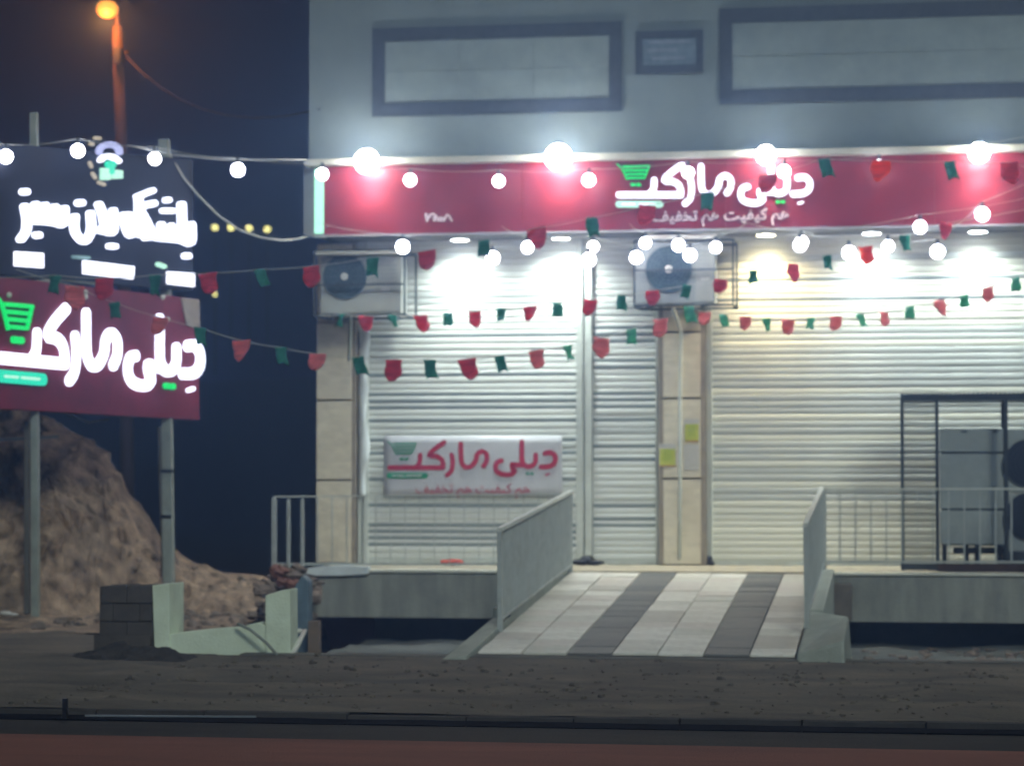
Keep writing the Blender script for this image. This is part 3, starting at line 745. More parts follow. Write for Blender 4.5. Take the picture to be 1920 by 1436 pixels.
# ramp kerbs
def kerbside(xi, xo, zt0, zt1, y0, y1, label):
    return struct('ramp_kerb', MB().hexa([(xi, y0, -.45), (xo, y0, -.45), (xo, y1, -.45), (xi, y1, -.45), (xi, y0, zt0), (xo, y0, zt0), (xo, y1, zt1), (xi, y1, zt1)]), M_kerb, bevel=.012)
xk = X(842, 21.5)
struct('ramp_kerb', MB().hexa([(xk, 21.2, -.45), (rxa - .022, 21.2, -.45), (rxa - .022, 23.6, -.45), (rxa - .2, 23.6, -.45),
                               (xk, 21.2, .0), (rxa - .022, 21.2, .03), (rxa - .022, 23.6, .245), (rxa - .2, 23.6, .225)]), M_kerb, bevel=.01)
kerbside(rxa - .2, rxa - .022, .32, LAND + .05, 23.62, YL - .01, '')
# right kerb block
pr = [PG(1497, 1228), PG(1583, 1246)]
xr1 = X(1583, 21.4)
struct('ramp_kerb', MB().hexa([(rxb + .022, 21.35, -.45), (xr1, 21.2, -.45), (xr1 + .02, 23.9, -.45), (rxb + .022, 24.2, -.45),
                               (rxb + .022, 21.35, .07), (xr1, 21.25, .20), (xr1 - .02, 23.6, .27), (rxb + .022, 24.1, .30)]), M_kerb, bevel=.03)
kerbside(rxb + .022, rxb + .16, .30, LAND + .04, 24.15, YL - .01, '')
# recess under the left end of the right slab
MBk = MB().box(X(1548, 27.6), X(1596, 27.6), YL - .14, YL - .02, Z(1158, 27.6), Z(1092, 27.6))
tag(MBk.build('junction_box', mat('dim_stone', (.15, .13, .11), .85, .25, 6), None, bevel=.01), 'small dull stone box set against the left end of the right slab', 'stone box')

# ------------------------------------------------------------------ railings
def railing(label, pts_top, pts_bot, spacing, posts, wbar=.016, bottom=True, group='steel railings', thick=.04, ends=True):
    """sloped or level railing between two points: top line and bottom line"""
    a, b = Vector(pts_top[0]), Vector(pts_top[1]); c, d = Vector(pts_bot[0]), Vector(pts_bot[1])
    t = thing('railing', c, label, 'railing', group)
    MB().bar(a, b, thick, thick * .7).build('top_rail', M_railtop, t)
    if bottom: MB().bar(c, d, .03, .025).build('bottom_rail', M_rail, t)
    L_ = (b - a).length; n = int(L_ / spacing)
    me = None
    for i in range(n + 1):
        u = i / n; p, q = a.lerp(b, u), c.lerp(d, u)
        if any(abs(u - k) < .5 / n for k in posts): continue
        MB().bar(q + Vector((0, 0, .012)), p - Vector((0, 0, thick * .36)), wbar, wbar).build('baluster', M_rail, t)
    for k in posts:
        p, q = a.lerp(b, k), c.lerp(d, k)
        MB().bar(q - Vector((0, 0, .08)), p - Vector((0, 0, thick * .36)), .042, .042).build('post', M_rail, t)
    return t
M_railtop = mat('rail_top_paint', (.60, .63, .58), .4, .1, 8)
YA, YB_ = 22.2, 27.7
A1, A2 = P(936, 992, YA), P(1070, 922, YB_); 
A1 = P(936, 993, 22.9)
B1, B2 = P(938, 1160, 22.9), P(1070, 1060, YB_)
lr = railing('sloping grey railing down the left side of the tiled ramp', (A1, A2), (B1, B2), .095, (0, 1), wbar=.02, group=None, thick=.05)
MB().bar(P(938, 1160, 22.9), P(938, 1184, 22.9), .05, .05).build('post_foot', M_rail, lr)
A1, A2 = P(1510, 984, 22.9), P(1541, 916, YB_)
B1, B2 = P(1513, 1150, 22.9), P(1543, 1056, YB_)
rr = railing('sloping pale railing down the right side of the tiled ramp', (A1, A2), (B1, B2), .11, (0, 1), wbar=.018, group=None, thick=.05)
MB().bar(P(1513, 1150, 22.9), P(1513, 1178, 22.9), .05, .05).build('post_foot', M_rail, rr)
yy = YL + .06
railing('level thin railing along the left landing, from the building corner to the ramp', (P(514, 931, yy), P(1066, 926, yy)), (P(514, 1057, yy), P(1066, 1057, yy)), .172, (0, 1), wbar=.011, group=None, thick=.024)
railing('level pale railing along the right landing in front of the black cage', (P(1546, 917, yy), P(2500, 915, yy)), (P(1546, 1053, yy), P(2500, 1054, yy)), .17, (0, 1), wbar=.02, group=None, thick=.03)
for k, px in enumerate((514, 541, 567)):               # the thick end posts that reach below the slab edge
    p = P(px, 935, YL - .05)
    o = MB().bar(P(px, 936, YL - .05), P(px, 1086 - k * 12, YL - .05), .052 if k == 0 else .034, .04).build('end_post', M_rail)
    tag(o, ('thick pale end post of the left landing railing standing against the night sky', 'first slim pale post right of the thick end post of the left railing', 'second slim pale post right of the thick end post, nearest the corner pillar')[k], 'post', 'posts at the left railing end')

# ------------------------------------------------------------------ black cage with outdoor units at the right
cgx0, cgx1 = X(1692, 28.3), X(2080, 28.3); cz0, cz1 = LAND, Z(739, 28.3)
cg = thing('machine_cage', (cgx0, 28.3, LAND), 'black steel cage around large outdoor cooling units, in front of the wide shutter', 'cage')
def cbar(a, b, w_=.03, nme='cage_bar', m=M_dgrey): return MB().bar(a, b, w_, w_).build(nme, m, cg)
for y in (28.3, 29.2):
    for px in (1692, 1757, 1887, 2080):
        x = X(px, 28.3) if True else 0
        if y > 29 and px in (1757,): continue
        cbar((x, y, cz0 + .01), (x, y, cz1 - .06), .04, 'cage_post')
    cbar((cgx0, y, cz0 + .035), (cgx1, y, cz0 + .035), .035, 'bottom_rail')
MB().box(cgx0 - .01, cgx1, 28.27, 29.25, cz1 - .09, cz1 - .02).build('roof_sheet', M_dgrey, cg)
mb = MB(); k = 0; x = cgx0
while x < cgx1:
    mb.tube([(x, 28.25, cz1 - .02), (x, 29.27, cz1 - .02)], .018, 6); x += .05
mb.build('roof_ribs', M_dgrey, cg)
M_plinth = mat('rusty_channel', (.07, .045, .04), .8, .3, 8)
MB().box(X(1757, 28.3), cgx1, 28.26, 28.3, LAND + .0, LAND + .09).build('skirt', M_plinth, cg)
# mesh panel on the left bay
mb = MB(); xx0, xx1 = X(1694, 28.3), X(1755, 28.3)
for k in range(1, 12): mb.bar((xx0 + (xx1 - xx0) * k / 12, 28.31, cz0 + .05), (xx0 + (xx1 - xx0) * k / 12, 28.31, cz1 - .08), .005, .005)
for k in range(1, 60): mb.bar((xx0, 28.31, cz0 + .05 + k * .034), (xx1, 28.31, cz0 + .05 + k * .034), .005, .005)
mb.build('wire_mesh', M_dgrey, cg)
mb = MB()
for k in range(10): mb.bar((cgx1, 28.3 + k * .1, cz0 + .04), (cgx1, 28.3 + k * .1, cz1 - .06), .01, .01)
mb.build('side_bars', M_dgrey, cg)
# cabinet and two condensers standing inside
cb = thing('cooling_cabinet', (X(1822, 28.6), 28.8, LAND), 'pale blue grey metal cabinet standing inside the black cage', 'cabinet')
x0, x1 = X(1762, 28.6), X(1882, 28.6); zz = [Z(p, 28.6) for p in (1020, 954, 850, 803)]
for a, b in zip(zz, zz[1:]): MB().box(x0, x1, 28.6, 29.15, a + .012, b - .012).build('panel', M_ac_b, cb, bevel=.01)
MB().box(x0 + .02, x1 - .02, 28.62, 29.14, zz[0] + .0, zz[-1] - .02).build('carcass', M_dgrey, cb)
for xx in (x0 + .05, x0 + .3, x1 - .3, x1 - .05): MB().box(xx - .025, xx + .025, 28.63, 29.1, LAND, zz[0] + .004).build('foot', M_bag, cb)
MB().box(x0 + .15, x1 - .02, 28.59, 28.63, zz[0] - .09, zz[0] - .02).build('base_rail', M_bag, cb)
for a in (.25, .6): MB().box(x0 + a, x0 + a + .06, 28.585, 28.6, zz[-1] - .06, zz[-1] - .04).build('vent_slot', M_bag, cb)
def condenser(pyt, pyb, fc, label):
    x0, x1 = X(1889, 28.55), X(2040, 28.55); z0, z1 = Z(pyb, 28.55), Z(pyt, 28.55)
    t = thing('outdoor_unit', (x0, 28.7, z0), label, 'outdoor unit', 'fan units stacked inside the black cage')
    MB().box(x0, x1, 28.55, 28.95, z0, z1).build('casing', M_ac_b, t, bevel=.015)
    c = P(fc[0], fc[1], 28.55)
    g_ = MB().tube([(c.x, 28.548, c.z), (c.x, 28.52, c.z)], .27, 36).build('fan_grille', mat('black_grille', (.018, .022, .035), .5), t)
    rg = MB()
    for k in range(1, 6):
        r_ = .27 * k / 5.3; rg.tube([(c.x + r_ * math.cos(a), 28.512, c.z + r_ * math.sin(a)) for a in [2 * math.pi * j / 28 for j in range(29)]], .004, 5, False)
    rg.build('grille_wires', M_dgrey, g_)
condenser(807, 922, (1928, 868), 'upper fan unit at the right edge inside the black cage')
condenser(926, 1030, (1930, 968), 'lower fan unit at the right edge inside the black cage')
MB().box(X(1889, 28.55), X(2040, 28.55), 28.56, 28.9, LAND, Z(1030, 28.55) - .003).build('stand', M_dgrey, cg)

# ------------------------------------------------------------------ street sign at the left
S0 = P(-10, 600, 25.2); S1 = P(373, 600, 27.9)
S0.z = S1.z = 0; SD = (S1 - S0).normalized(); SN = Vector((SD.y, -SD.x, 0))
if SN.y > 0: SN = -SN
def SP(px, py, l=0.0):             # pixel on the sign plane, lifted towards the viewer
    d = ray(px, py); o = Vector((0, 0, EYE)); t = (S0 - o).dot(SN) / d.dot(SN)
    return o + d * t + SN * l
ss = thing('street_sign', (SP(190, 1150).x, SP(190, 1150).y, 0), 'tall two panel roadside sign, red market panel under a dark gym panel, on two posts', 'sign')
def sheet4(name, q, th, m, parent):
    p = [SP(a, b) for a, b in q]; return MB().prism(p, -SN * th).build(name, m, parent)
def vtop(px0, py_t0, px1, py_t1): pass
sheet4('market_panel', [(-70, 762), (374, 787), (372, 561), (-70, 511)], .16, M_redsign, ss)
sheet4('gym_panel', [(-70, 508), (362, 545), (362, 300), (-70, 262)], .16, M_black, ss)
def place_sign(u, v, l):
    # logo on the red panel, follows the lean of the panel: measured at left 0..right 386
    a = (u - 345) / 1275.0; px = -8 + a * 385
    px0 = px; yt = 560 + a * 62 ; k = (1 - .10 * a)
    # vertical scale
    py = 557 + a * 48 + (v - 185) * (.565 - .06 * a)
    return SP(px0, py, l)
logo(ss, place_sign, .05, M_ledw2, M_ledg, M_ledt, M_ledp, 1.08, .8)
# gym panel lettering (strokes traced in a 4.79x enlargement)
def pg(u, v, l): return SP(u / 4.7875, 240 + v / 4.7875, l)
GYM = [
 [(75, [(1700, 870), (1695, 1030), (1600, 1005), (1400, 985), (1290, 960)]), (75, [(1612, 690), (1618, 850), (1615, 1000)])],
 [(70, [(1430, 870), (1430, 985)]), (65, [(1520, 880), (1520, 990)])],
 [(62, [(1450, 745), (1530, 748)]), (66, [(1478, 650), (1490, 650)])],
 [(75, [(1360, 680), (1240, 720), (1290, 830), (1345, 960), (1290, 985)]), (62, [(1350, 565), (1215, 620)]), (70, [(1228, 640), (1230, 800), (1240, 960)])],
 [(85, [(1095, 790), (1160, 800), (1185, 900), (1155, 960), (1120, 900), (1100, 800)])],
 [(72, [(1000, 745), (1000, 930), (930, 930), (860, 915)]), (74, [(870, 690), (905, 780), (925, 900)])],
 [(75, [(795, 770), (800, 920), (745, 1020), (670, 960), (650, 880), (655, 800)])],
 [(78, [(690, 675), (712, 676)])], [(68, [(970, 1062), (1010, 1066)])],
 [(82, [(560, 730), (550, 860), (480, 850), (400, 840), (300, 835)]), (80, [(475, 715), (470, 840)]), (80, [(385, 700), (385, 830)]), (75, [(300, 690), (300, 820)])],
 [(80, [(205, 710), (225, 830), (215, 930), (170, 1000)])],
 [(78, [(195, 575), (215, 577)])], [(78, [(312, 963), (326, 965)])], [(72, [(1650, 1150), (1668, 1152)])],
]
for st in GYM: letters('letter', [(wd * .78, p) for wd, p in st], M_ledw2, pg, .06, ss)
def plate(q, m=M_ledw): 
    MB().prism([pg(a, b, .05) for a, b in q], -SN * .05).build('text_block', m, ss, bevel=.006)
plate([(120, 1240), (120, 1110), (370, 1125), (370, 1258)]); plate([(735, 1310), (735, 1190), (1185, 1245), (1175, 1360)]); plate([(1490, 1400), (1490, 1290), (1725, 1305), (1725, 1428)])
letters('text_block', [(40, [(1410, 1225), (1465, 1245)])], M_ledp, pg, .03, ss)
letters('text_block', [(32, [(650, 1160), (790, 1165)])], mat('dim_teal_print', (.35, .6, .62), .5), pg, .02, ss)
# round emblem: wreath of lit leaves, dome, green trefoil, base plates
for k in range(9):
    a = math.pi * (1.02 - k * .128); letters('emblem_leaf', [(52, [(970 + 88 * math.cos(a), 215 - 62 * math.sin(a)), (970 + 92 * math.cos(a - .1), 215 - 66 * math.sin(a - .1))])], M_ledl, pg, .03 + .001 * k, ss)
letters('emblem_band', [(46, [(890, 290), (925, 262), (990, 262), (1050, 300)])], M_ledw, pg, .045, ss)
letters('emblem_trefoil', [(66, [(968, 330), (985, 332)]), (46, [(978, 350), (978, 400)])], M_ledt, pg, .055, ss)
for q in ([(892, 470), (892, 360), (968, 368), (968, 470)], [(986, 460), (986, 375), (1080, 385), (1080, 458)]): plate(q, M_ledp)
for (a, b, c, d) in ((845, 92, 890, 96), (805, 145, 825, 150), (800, 315, 815, 350), (825, 410, 850, 450), (880, 490, 930, 510)):
    letters('emblem_leaf', [(30, [(a, b), (c, d)])], M_ledm, pg, .02, ss)
# pale balls painting small blobs of light on the red panel
for (a, b) in ((14, 553), (157, 548), (157, 557), (302, 558), (311, 599)):
    MB().ball(SP(a, b, .03), .03, 10, 6).build('light_blob', M_cream, ss, smooth=True)
sheet4('torn_corner', [(349, 610), (374, 620), (373, 562), (338, 558)], -.012, mat('torn_vinyl', (.34, .30, .27), .6, .2, 9), ss)
# posts, frame
for (px, pt, pb, r, lean) in ((66, 212, 1165, .038, 0), (312, 262, 1215, .055, 9)):
    p0 = SP(px, 700, -.24); top = P(px - (2 if px < 100 else 4), pt, p0.y); bot = P(px + 1 + lean * .6, pb, p0.y); bot.z = min(bot.z, mound_z(bot.x, bot.y) - .05, -.02)
    MB().bar(bot, top, r * 2, r * 2).build('post', M_post, ss)
    if px > 100:
        for py in (883, 968): MB().bar(P(px + 2, py - 3, p0.y), P(px + 2, py + 3, p0.y), r * 2 + .02, r * 2 + .02).build('post_band', M_bag, ss)
        MB().tube([P(px - 12, 800, p0.y - .02), P(px - 10, 900, p0.y - .02), P(px - 3, 1100, p0.y - .02)], .03, 8).build('conduit', mat('dim_conduit', (.12, .12, .11), .7), ss)
    else:
        MB().bar(P(px - 15, 790, p0.y + .1), P(px - 15, 1150, p0.y + .1), .05, .05).build('brace', mat('dim_conduit', (.12, .12, .11), .7), ss)
for a, b in (((0, 533), (120, 524)), ((120, 524), (205, 535))): MB().bar(SP(*a, -.02), SP(*b, -.02), .02, .03).build('frame_bar', M_post, ss)
MB().bar(SP(0, 826, -.3), SP(142, 818, -.3), .035, .035).build('cross_bar', M_dgrey, ss)
MB().tube([SP(130, 772, -.1), SP(180, 792, -.12), SP(215, 786, -.1)], .012, 6).build('loose_cable', M_dgrey, ss)

# ------------------------------------------------------------------ street lamp
YP = 44.0
sl_ = thing('street_lamp', (X(224, YP), YP, -.3), 'orange sodium street lamp on a tall pole behind the gym sign', 'street lamp')
base = P(232, 900, YP); top = P(216, 26, YP)
MB().tube([(P(246, 1400, YP)), P(230, 330, YP), P(219, 50, YP)], [.16, .115, .095], 12).build('pole', M_lpole, sl_, smooth=True)
MB().tube([P(219, 50, YP), P(219, 20, YP), P(214, 10, YP), P(204, 7, YP - .1)], .05, 8).build('arm', M_lpole, sl_, smooth=True)
hd = P(201, 16, YP - .3)
MB().ball(hd + Vector((0, .05, .16)), .2, 16, 10, .4).build('hood', M_lpole, sl_, smooth=True)
MB().ball(hd + Vector((0, 0, -.02)), .2, 20, 12, .85).build('lamp', M_sod, sl_, smooth=True)
light('lamp_light', 'POINT', hd + Vector((.05, -.25, -.3)), 300, (1.0, .26, .05), sl_, shadow_soft_size=.15)
MB().bar(P(212, 100, YP), P(240, 99, YP), .05, .05).build('cross_arm', M_lpole, sl_)
MB().bar(P(217, 106, YP - .1), P(229, 106, YP - .1), .28, .3).build('band', M_dgrey, sl_)

# ------------------------------------------------------------------ cables
def cable(pts, r, m, label, name='cable', cat='cable', sag=0):
    out = []
    for a, b in zip(pts, pts[1:]):
        for k in range(8): 
            t = k / 8; q = a.lerp(b, t); q.z -= sag * 4 * t * (1 - t); out.append(q)
    out.append(pts[-1]); o = MB().tube(out, r, 6).build(name, m, smooth=True); return tag(o, label, cat)
cable([P(236, 106, 43.9), P(600, 205, YW - .1)], .012, mat('dim_red_wire', (.05, .03, .035), .7), 'thin dark wire from the street lamp pole to the corner of the building', sag=.5)
pts = [(318, 290), (345, 335), (375, 370), (410, 405), (450, 432), (490, 446), (530, 451), (560, 448), (578, 443)]
cable([P(a, b, 27.5 + (a - 318) * .006) for a, b in pts], .014, M_lwire, 'pale cable hanging in a deep loop between sign post and fascia end')
cable([P(240, 273, 26), P(330, 291, 26.5), P(420, 300, 27), P(575, 300, 28.6)], .007, M_lwire, 'thin pale wire from the gym sign to the top of the fascia')

# ------------------------------------------------------------------ light strings
def festoon(label, bulbs, depth, cordpts=None, r=.075, m_cord=M_lwire, group='strings of white bulbs'):
    pts = [P(a, b, depth(a)) for a, b in bulbs]
    t = thing('light_string', pts[0], label, 'string of lights', group)
    line = [p + Vector((0, .0, r + .06)) for p in (pts if cordpts is None else [P(a, b, depth(a)) for a, b in cordpts])]
    out = []
    for a, b in zip(line, line[1:]):
        n = 6
        for k in range(n): u = k / n; q = a.lerp(b, u); q.z -= .03 * 4 * u * (1 - u); out.append(q)
    out.append(line[-1]); MB().tube(out, .0042, 5).build('cord', m_cord, t)
    for i, (a, b) in enumerate(bulbs):
        p = pts[i]; rr = r * random.uniform(.93, 1.06)
        bb = MB().ball(p, rr, 16, 10).build('bulb', M_bulb, t, smooth=True)
        MB().tube([p + Vector((0, 0, rr * .9)), p + Vector((0, 0, rr + .06))], .022, 8).build('socket', M_dgrey, bb)
dA = lambda a: 25.2 + max(0, min(1, a / 1000)) * 3.5
festoon('long string of white bulbs from the gym sign across the red fascia', [(11, 294), (146, 283), (290, 298), (446, 319), (604, 327), (769, 338), (935, 340), (1104, 338), (1290, 324), (1470, 322), (1648, 312)], dA,
        [(-60, 280), (11, 294), (146, 283), (290, 298), (446, 319), (604, 327), (769, 338), (935, 340), (1104, 338), (1290, 324), (1470, 322), (1648, 312), (1780, 300), (1990, 262)])
dB = lambda a: 28.6
festoon('string of white bulbs sagging below the fascia between both air conditioners', [(755, 463), (924, 484), (1104, 487), (1294, 479), (1500, 460), (1725, 426)], dB,
        [(596, 440), (755, 463), (924, 484), (1104, 487), (1294, 479), (1500, 460), (1725, 426), (1990, 380)], .082)
festoon('short string of white bulbs in front of the central air conditioner', [(989, 464), (1112, 463), (1193, 483), (1272, 460), (1342, 464)], lambda a: 28.85,
        [(940, 445), (989, 464), (1112, 463), (1193, 483), (1272, 460), (1342, 464), (1400, 440)], .075)
festoon('string of white bulbs rising at the right end of the wide shutter', [(1503, 455), (1592, 474), (1758, 472), (1842, 402)], lambda a: 28.7,
        [(1400, 440), (1503, 455), (1592, 474), (1758, 472), (1842, 402), (1990, 330)], .082)
festoon('pair of white bulbs at the upper left of the central air conditioner', [(1210, 456), (1665, 462)], lambda a: 28.9, [(1180, 440), (1210, 456), (1240, 450), (1400, 455), (1665, 462), (1800, 440)], .07)

# ------------------------------------------------------------------ bunting
flag_me = {}
def flag_mesh(kind, m, var=0):
    key = (kind, m.name, var)
    if key in flag_me: return flag_me[key]
    rnd = random.Random(var * 7 + (3 if kind == 'r' else 5))
    mb = MB(); H = (.215 if kind == 'r' else .19) * rnd.uniform(.9, 1.08); W_ = .205 if kind == 'r' else .135; n = 9; rows = []
    f1, f2, tw, cl, skew = rnd.uniform(1.5, 4), rnd.uniform(0, 6), rnd.uniform(-.5, .5), rnd.uniform(-.05, .07), rnd.uniform(-.25, .25)
    for j in range(n + 1):
        v = j / n
        if kind == 'r': hw = W_ / 2 * (1.0 - .16 * v) * math.sqrt(max(0.0, 1 - max(0, (v - .45) / .55) ** 2.3)) if v < 1 else .012
        else: hw = W_ / 2 * (1 - .12 * v)
        row = []
        for i in range(8):
            u = -1 + 2 * i / 7
            x = u * hw * (1 - .12 * abs(math.sin(f1 * v + f2))) + skew * H * v * v; y = .030 * math.sin(v * f1 + u * 1.9 + f2) + .012 * math.sin(v * 9 + u * 4 + f2)
            a = tw * v; x, y = x * math.cos(a) - y * math.sin(a), x * math.sin(a) + y * math.cos(a)
            zz = -H * v * (1 - cl * u)
            if kind == 'g' and j == n: zz += .03 * (1 - abs(u))
            row.append((x, y * min(1, v * 3 + .1), zz))
        rows.append(row)
    for j in range(n):
        for i in range(7): mb.quad(rows[j][i], rows[j][i + 1], rows[j + 1][i + 1], rows[j + 1][i])
    me = bpy.data.meshes.new('flag'); me.from_pydata(mb.v, [], mb.f)
    bm = bmesh.new(); bm.from_mesh(me); bmesh.ops.remove_doubles(bm, verts=bm.verts, dist=1e-6)
    bm.normal_update(); bmesh.ops.solidify(bm, geom=list(bm.faces), thickness=.002); bm.to_mesh(me); bm.free()
    for p in me.polygons: p.use_smooth = True
    me.materials.append(m); flag_me[key] = me
    return me
def bunting(label, flags, depth, ends, first='r', mats=None, size=1.0, yawr=.7):
    pts = [P(a, b - 15 * size, depth(a)) for a, b in flags]
    t = thing('bunting', pts[0], label, 'bunting', 'strings of red and green flags'); base = pts[0]
    line = [P(*ends[0], depth(ends[0][0]))] + pts + [P(*ends[1], depth(ends[1][0]))]
    out = []
    for a, b in zip(line, line[1:]):
        for k in range(4): u = k / 4; q = a.lerp(b, u); q.z -= .012 * 4 * u * (1 - u); out.append(q)
    out.append(line[-1]); MB().tube(out, .005, 5).build('cord', M_lwire, t)
    for i, p in enumerate(pts):
        kind = 'r' if ((i % 2 == 0) == (first == 'r')) else 'g'
        m = mats(i, flags[i][0], kind)
        o = bpy.data.objects.new('flag', flag_mesh(kind, m, random.randrange(7))); C.objects.link(o); o.parent = t; o.location = p - base
        o.rotation_euler = (random.uniform(-.25, .3), random.uniform(-.16, .16), YAW + random.uniform(-yawr, yawr)); sc_ = size * random.uniform(.92, 1.08); o.scale = (sc_, sc_, sc_)
def mm1(i, px, k):
    if k == 'r': return M_fr3 if 1600 < px < 1700 else M_fr
    return M_fg
def mm2(i, px, k):
    if k == 'r': return M_fr2 if px < 640 or px > 990 else M_fr
    return M_fg if px < 1050 else M_fg2
def dep(a0, y0, a1, y1): return lambda a: y0 + (y1 - y0) * max(0, min(1, (a - a0) / (a1 - a0)))
bunting('uppermost red and green bunting, climbing from the gym sign across the red fascia',
        [(104, 533), (196, 538), (292, 532), (389, 529), (487, 522), (583, 516), (700, 499), (800, 487), (907, 467), (1005, 445), (1110, 425), (1213, 402), (1327, 378), (1440, 345), (1545, 314), (1652, 318), (1780, 320), (1893, 322)],
        dep(100, 24.4, 1250, 28.2), ((-30, 520), (2000, 330)), 'g', mm1, 1.13, .45)
bunting('lowest red and green bunting, from the red street sign sagging across the left shutter',
        [(140, 552), (214, 583), (302, 611), (376, 630), (453, 654), (527, 667), (596, 679), (671, 685), (738, 690), (806, 690), (875, 689), (936, 683), (1005, 673), (1064, 663), (1128, 649), (1184, 633), (1238, 614), (1291, 590)],
        dep(100, 24.6, 1250, 28.7), ((30, 505), (1345, 560)), 'r', mm2, 1.06, .45)
bunting('middle bunting starting under the left air conditioner and climbing past the central one',
        [(640, 602), (686, 606), (735, 603), (788, 605), (839, 600), (891, 598), (941, 592), (994, 588), (1046, 581), (1108, 576), (1165, 567), (1222, 558), (1289, 548), (1352, 538), (1412, 521), (1487, 508), (1551, 492), (1623, 476), (1696, 455), (1775, 432)],
        dep(600, 28.9, 1250, 28.6), ((600, 592), (1960, 385)), 'g', mm1, .92, .7)
bunting('faded pink and green bunting low across the wide cream shutter',
        [(1322, 598), (1356, 602), (1398, 606), (1437, 609), (1478, 611), (1521, 608), (1567, 605), (1612, 601), (1657, 598), (1706, 587), (1760, 575), (1807, 566), (1852, 551), (1904, 533)],
        dep(1300, 28.9, 1900, 28.8), ((1300, 575), (1990, 500)), 'r', lambda i, px, k: (M_fr2 if k == 'r' else (M_fg2 if i % 4 else M_fg)), .84, .8)

# ------------------------------------------------------------------ low white wall, dark pier, rubble at the left foot
zb = -.35
def seat(pxs, Yd): return [P(a, b, Yd) for a, b in pxs]
wy = 21.55
wl = thing('low_wall', P(420, 1240, wy), 'low whitewashed wall with a raised end at each side, beside the trench', 'wall')
def block(name, poly, y, d, m, parent, bevel=.012): return MB().prism([P(a, b, y) for a, b in poly], (0, d, 0)).build(name, m, parent, bevel=bevel)
block('wall_run', [(296, 1246), (545, 1240), (545, 1200), (498, 1172), (480, 1167), (450, 1175), (390, 1180), (318, 1188), (296, 1200)], wy, .25, M_white, wl)
block('left_pier', [(290, 1246), (318, 1246), (318, 1094), (285, 1097)], wy - .02, .45, M_white, wl)
block('right_pier', [(497, 1240), (545, 1240), (544, 1104), (528, 1106), (497, 1116)], wy + .0 - .02, .28, M_white, wl)
dp = thing('dark_pier', P(236, 1200, wy), 'dark block pier left of the low white wall', 'pier')
yb_ = wy - .02
rows_ = ((1198, 1166), (1164, 1132), (1130, 1099))
for k, (b, a) in enumerate(rows_):
    xs = (188, 238, 286) if k % 2 == 0 else (188, 212, 262, 286)
    for u, v in zip(xs, xs[1:]): block('block', [(u + .5, b + (3 if k == 0 else 0)), (v - .5, b), (v - .5, a - (2 if k == 2 else 0)), (u + .5, a)], yb_, .42, M_dblock, dp, .004)
MB().box(X(188, wy), X(286, wy), wy + .01, wy + .4, -.3, Z(1108, wy)).build('core', M_dblock, dp)
MB().box(X(188, wy) - .03, X(287, wy), wy - .06, wy + .4, -.3, Z(1200, wy)).build('footing', M_dblock, dp)
o = MB().tube([P(445, 1168, 21.45), P(470, 1180, 21.4), P(500, 1205, 21.4), P(528, 1236, 21.35)], .014, 6).build('hose', M_post, smooth=True)
tag(o, 'thin grey hose curving down over the face of the low white wall', 'hose')
o = MB().tube([P(572, 1182, 22), P(556, 1212, 21.7), P(541, 1238, 21.4)], [.02, .028, .018], 8).build('plastic_pipe', M_cream, smooth=True)
tag(o, 'pale plastic pipe leaning out of the trench right of the white wall', 'pipe')
o = MB().box(X(578, 24), X(598, 24), 24, 24.12, -.3, Z(1170, 24)).build('wooden_prop', M_brown, bevel=.005)
tag(o, 'short brown prop standing under the left end of the grey slab', 'prop')
o = MB().prism([P(a, b, 24.3) for a, b in ((546, 1240), (548, 1150), (552, 1100), (566, 1078), (578, 1090), (578, 1215), (562, 1240))], (0, .2, 0)).build('plastic_sheet', M_bluep, bevel=.015)
tag(o, 'grey blue plastic sheet hanging between the white wall and the slab end', 'plastic sheet')
o = MB().ball(P(560, 1183, 22.2), .05, 12, 8, .5, .3).build('plastic_cup', M_cream, smooth=True); tag(o, 'small white plastic cup lying against the blue plastic sheet', 'cup')
rb = [(520, 1070, .09), (540, 1078, .11), (556, 1082, .10), (548, 1095, .08), (536, 1068, .07), (560, 1066, .08), (528, 1090, .07), (552, 1120, .08), (514, 1082, .06)]
for k, (a, b, r_) in enumerate(rb):
    o = MB().ball(P(a, b, 26.2 + .1 * (k % 3)), r_, 9, 6, .7, .9).build('broken_brick', M_rubble if k % 3 else mat('brick_rubble', (.25, .12, .09), .9, .3, 8))
    tag(o, ('reddish broken brick, %s' % ('topmost in the small heap under the railing end', 'right of centre in the small heap by the slab end', 'low in the small heap behind the white wall')[k // 3]) if k % 3 == 0 else 'grey broken stone in the small heap at the left end of the slab', 'rubble', 'rubble heap at the slab end')
mb = MB()
for k in range(60): mb.ball((random.uniform(X(505, 26.8), X(575, 26.8)), random.uniform(26.0, 27.5), random.uniform(.0, .42)), random.uniform(.04, .12), 7, 5, .7, .8)
tag(mb.build('rubble_fill', M_rubble), 'mass of broken stones filling the corner under the railing end', 'rubble', kind='stuff')
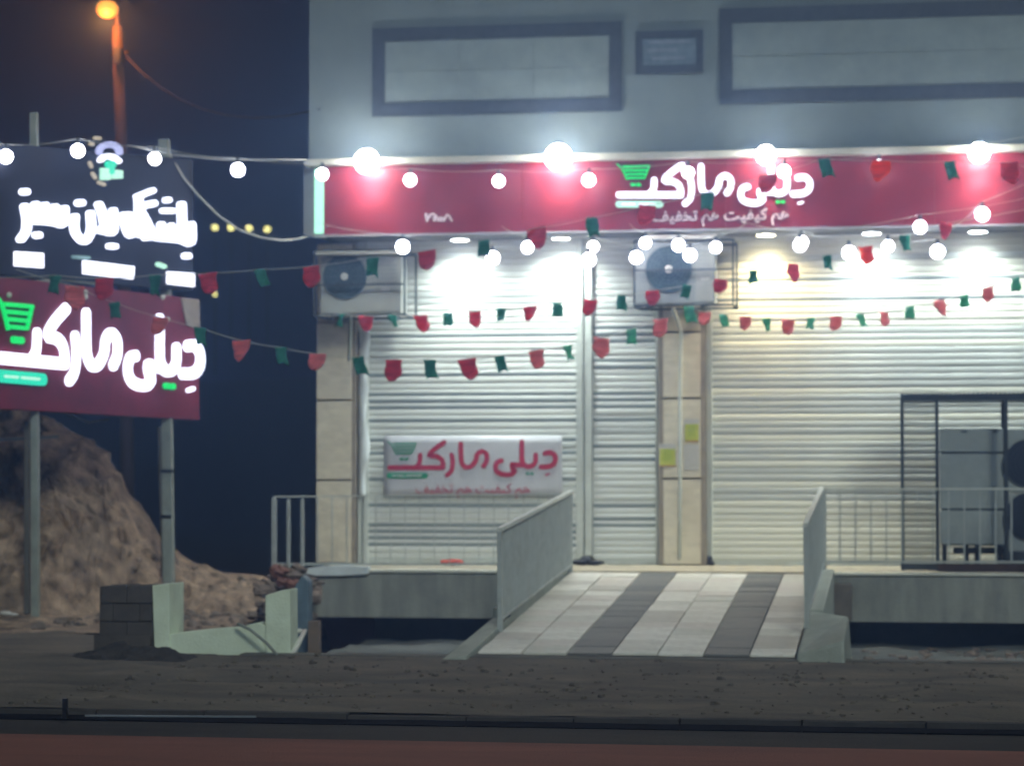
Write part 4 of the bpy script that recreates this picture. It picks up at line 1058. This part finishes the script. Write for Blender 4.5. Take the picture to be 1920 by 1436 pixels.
# white rag and plastic on the slab edge
o = MB().prism([P(a, b, YL - .06) for a, b in ((565, 1066), (600, 1062), (640, 1060), (690, 1062), (690, 1076), (640, 1079), (590, 1079), (572, 1074))], (0, .15, 0)).build('white_sheet', M_film, bevel=.006)
tag(o, 'crumpled white sheet lying on the left end of the slab edge', 'sheet')
def lumps(name, m, ps, label, cat):
    mb = MB()
    for (a, b, y, r_, sz) in ps: mb.ball(P(a, b, y), r_, 12, 8, sz, .5)
    return tag(mb.build(name, m, smooth=True), label, cat)
lumps('black_bag', M_bag, [(1088, 1053, 29.5, .1, .35), (1101, 1050, 29.55, .1, .5), (1116, 1054, 29.5, .1, .3)], 'flat black bag lying at the foot of the broad white rail', 'bag')
lumps('dark_bottle', M_bag, [(1331, 1050, 29.6, .035, 1.6), (1333, 1056, 29.6, .05, .5)], 'small dark object standing at the right foot of the central pillar', 'bottle')
lumps('red_bag', M_redb, [(838, 1054, 28.9, .08, .4), (852, 1053, 28.9, .09, .45), (864, 1056, 28.9, .05, .4)], 'small red bag lying behind the left landing railing', 'bag')
# rubble on the trench floor at the right
mb = MB()
for k in range(420): 
    x = random.uniform(rxb + .5, 3.2); y = random.uniform(22.0, 27.5); mb.ball((x, y, -.29), random.uniform(.02, .06), 7, 5, random.uniform(.3, .6), .8)
tag(mb.build('trench_rubble', M_rubble), 'broken stones scattered in the trench right of the ramp', 'rubble', kind='stuff')
# stake, and a strip painting a bluish highlight near the road
o = MB().bar(PG(122, 1346, 0), PG(122, 1346, 0) + Vector((0, 0, .13)), .03, .03).build('stake', M_bag); tag(o, 'short dark stake at the roadside in the lower left', 'stake')
a, b = PG(160, 1341, .03), PG(480, 1343, .03)
o = MB().bar(a, b, .03, .01).build('highlight_strip', mat('highlight_blue', (.13, .16, .19), .4, .2, 3)); tag(o, 'thin pale strip painting a bluish highlight along the kerb in the lower left', 'strip')
o = lumps('rag', M_paper, [(10, 1150, 24.4, .07, .4), (24, 1152, 24.4, .05, .35)], 'crumpled pale rag on the ground at the left edge', 'rag')
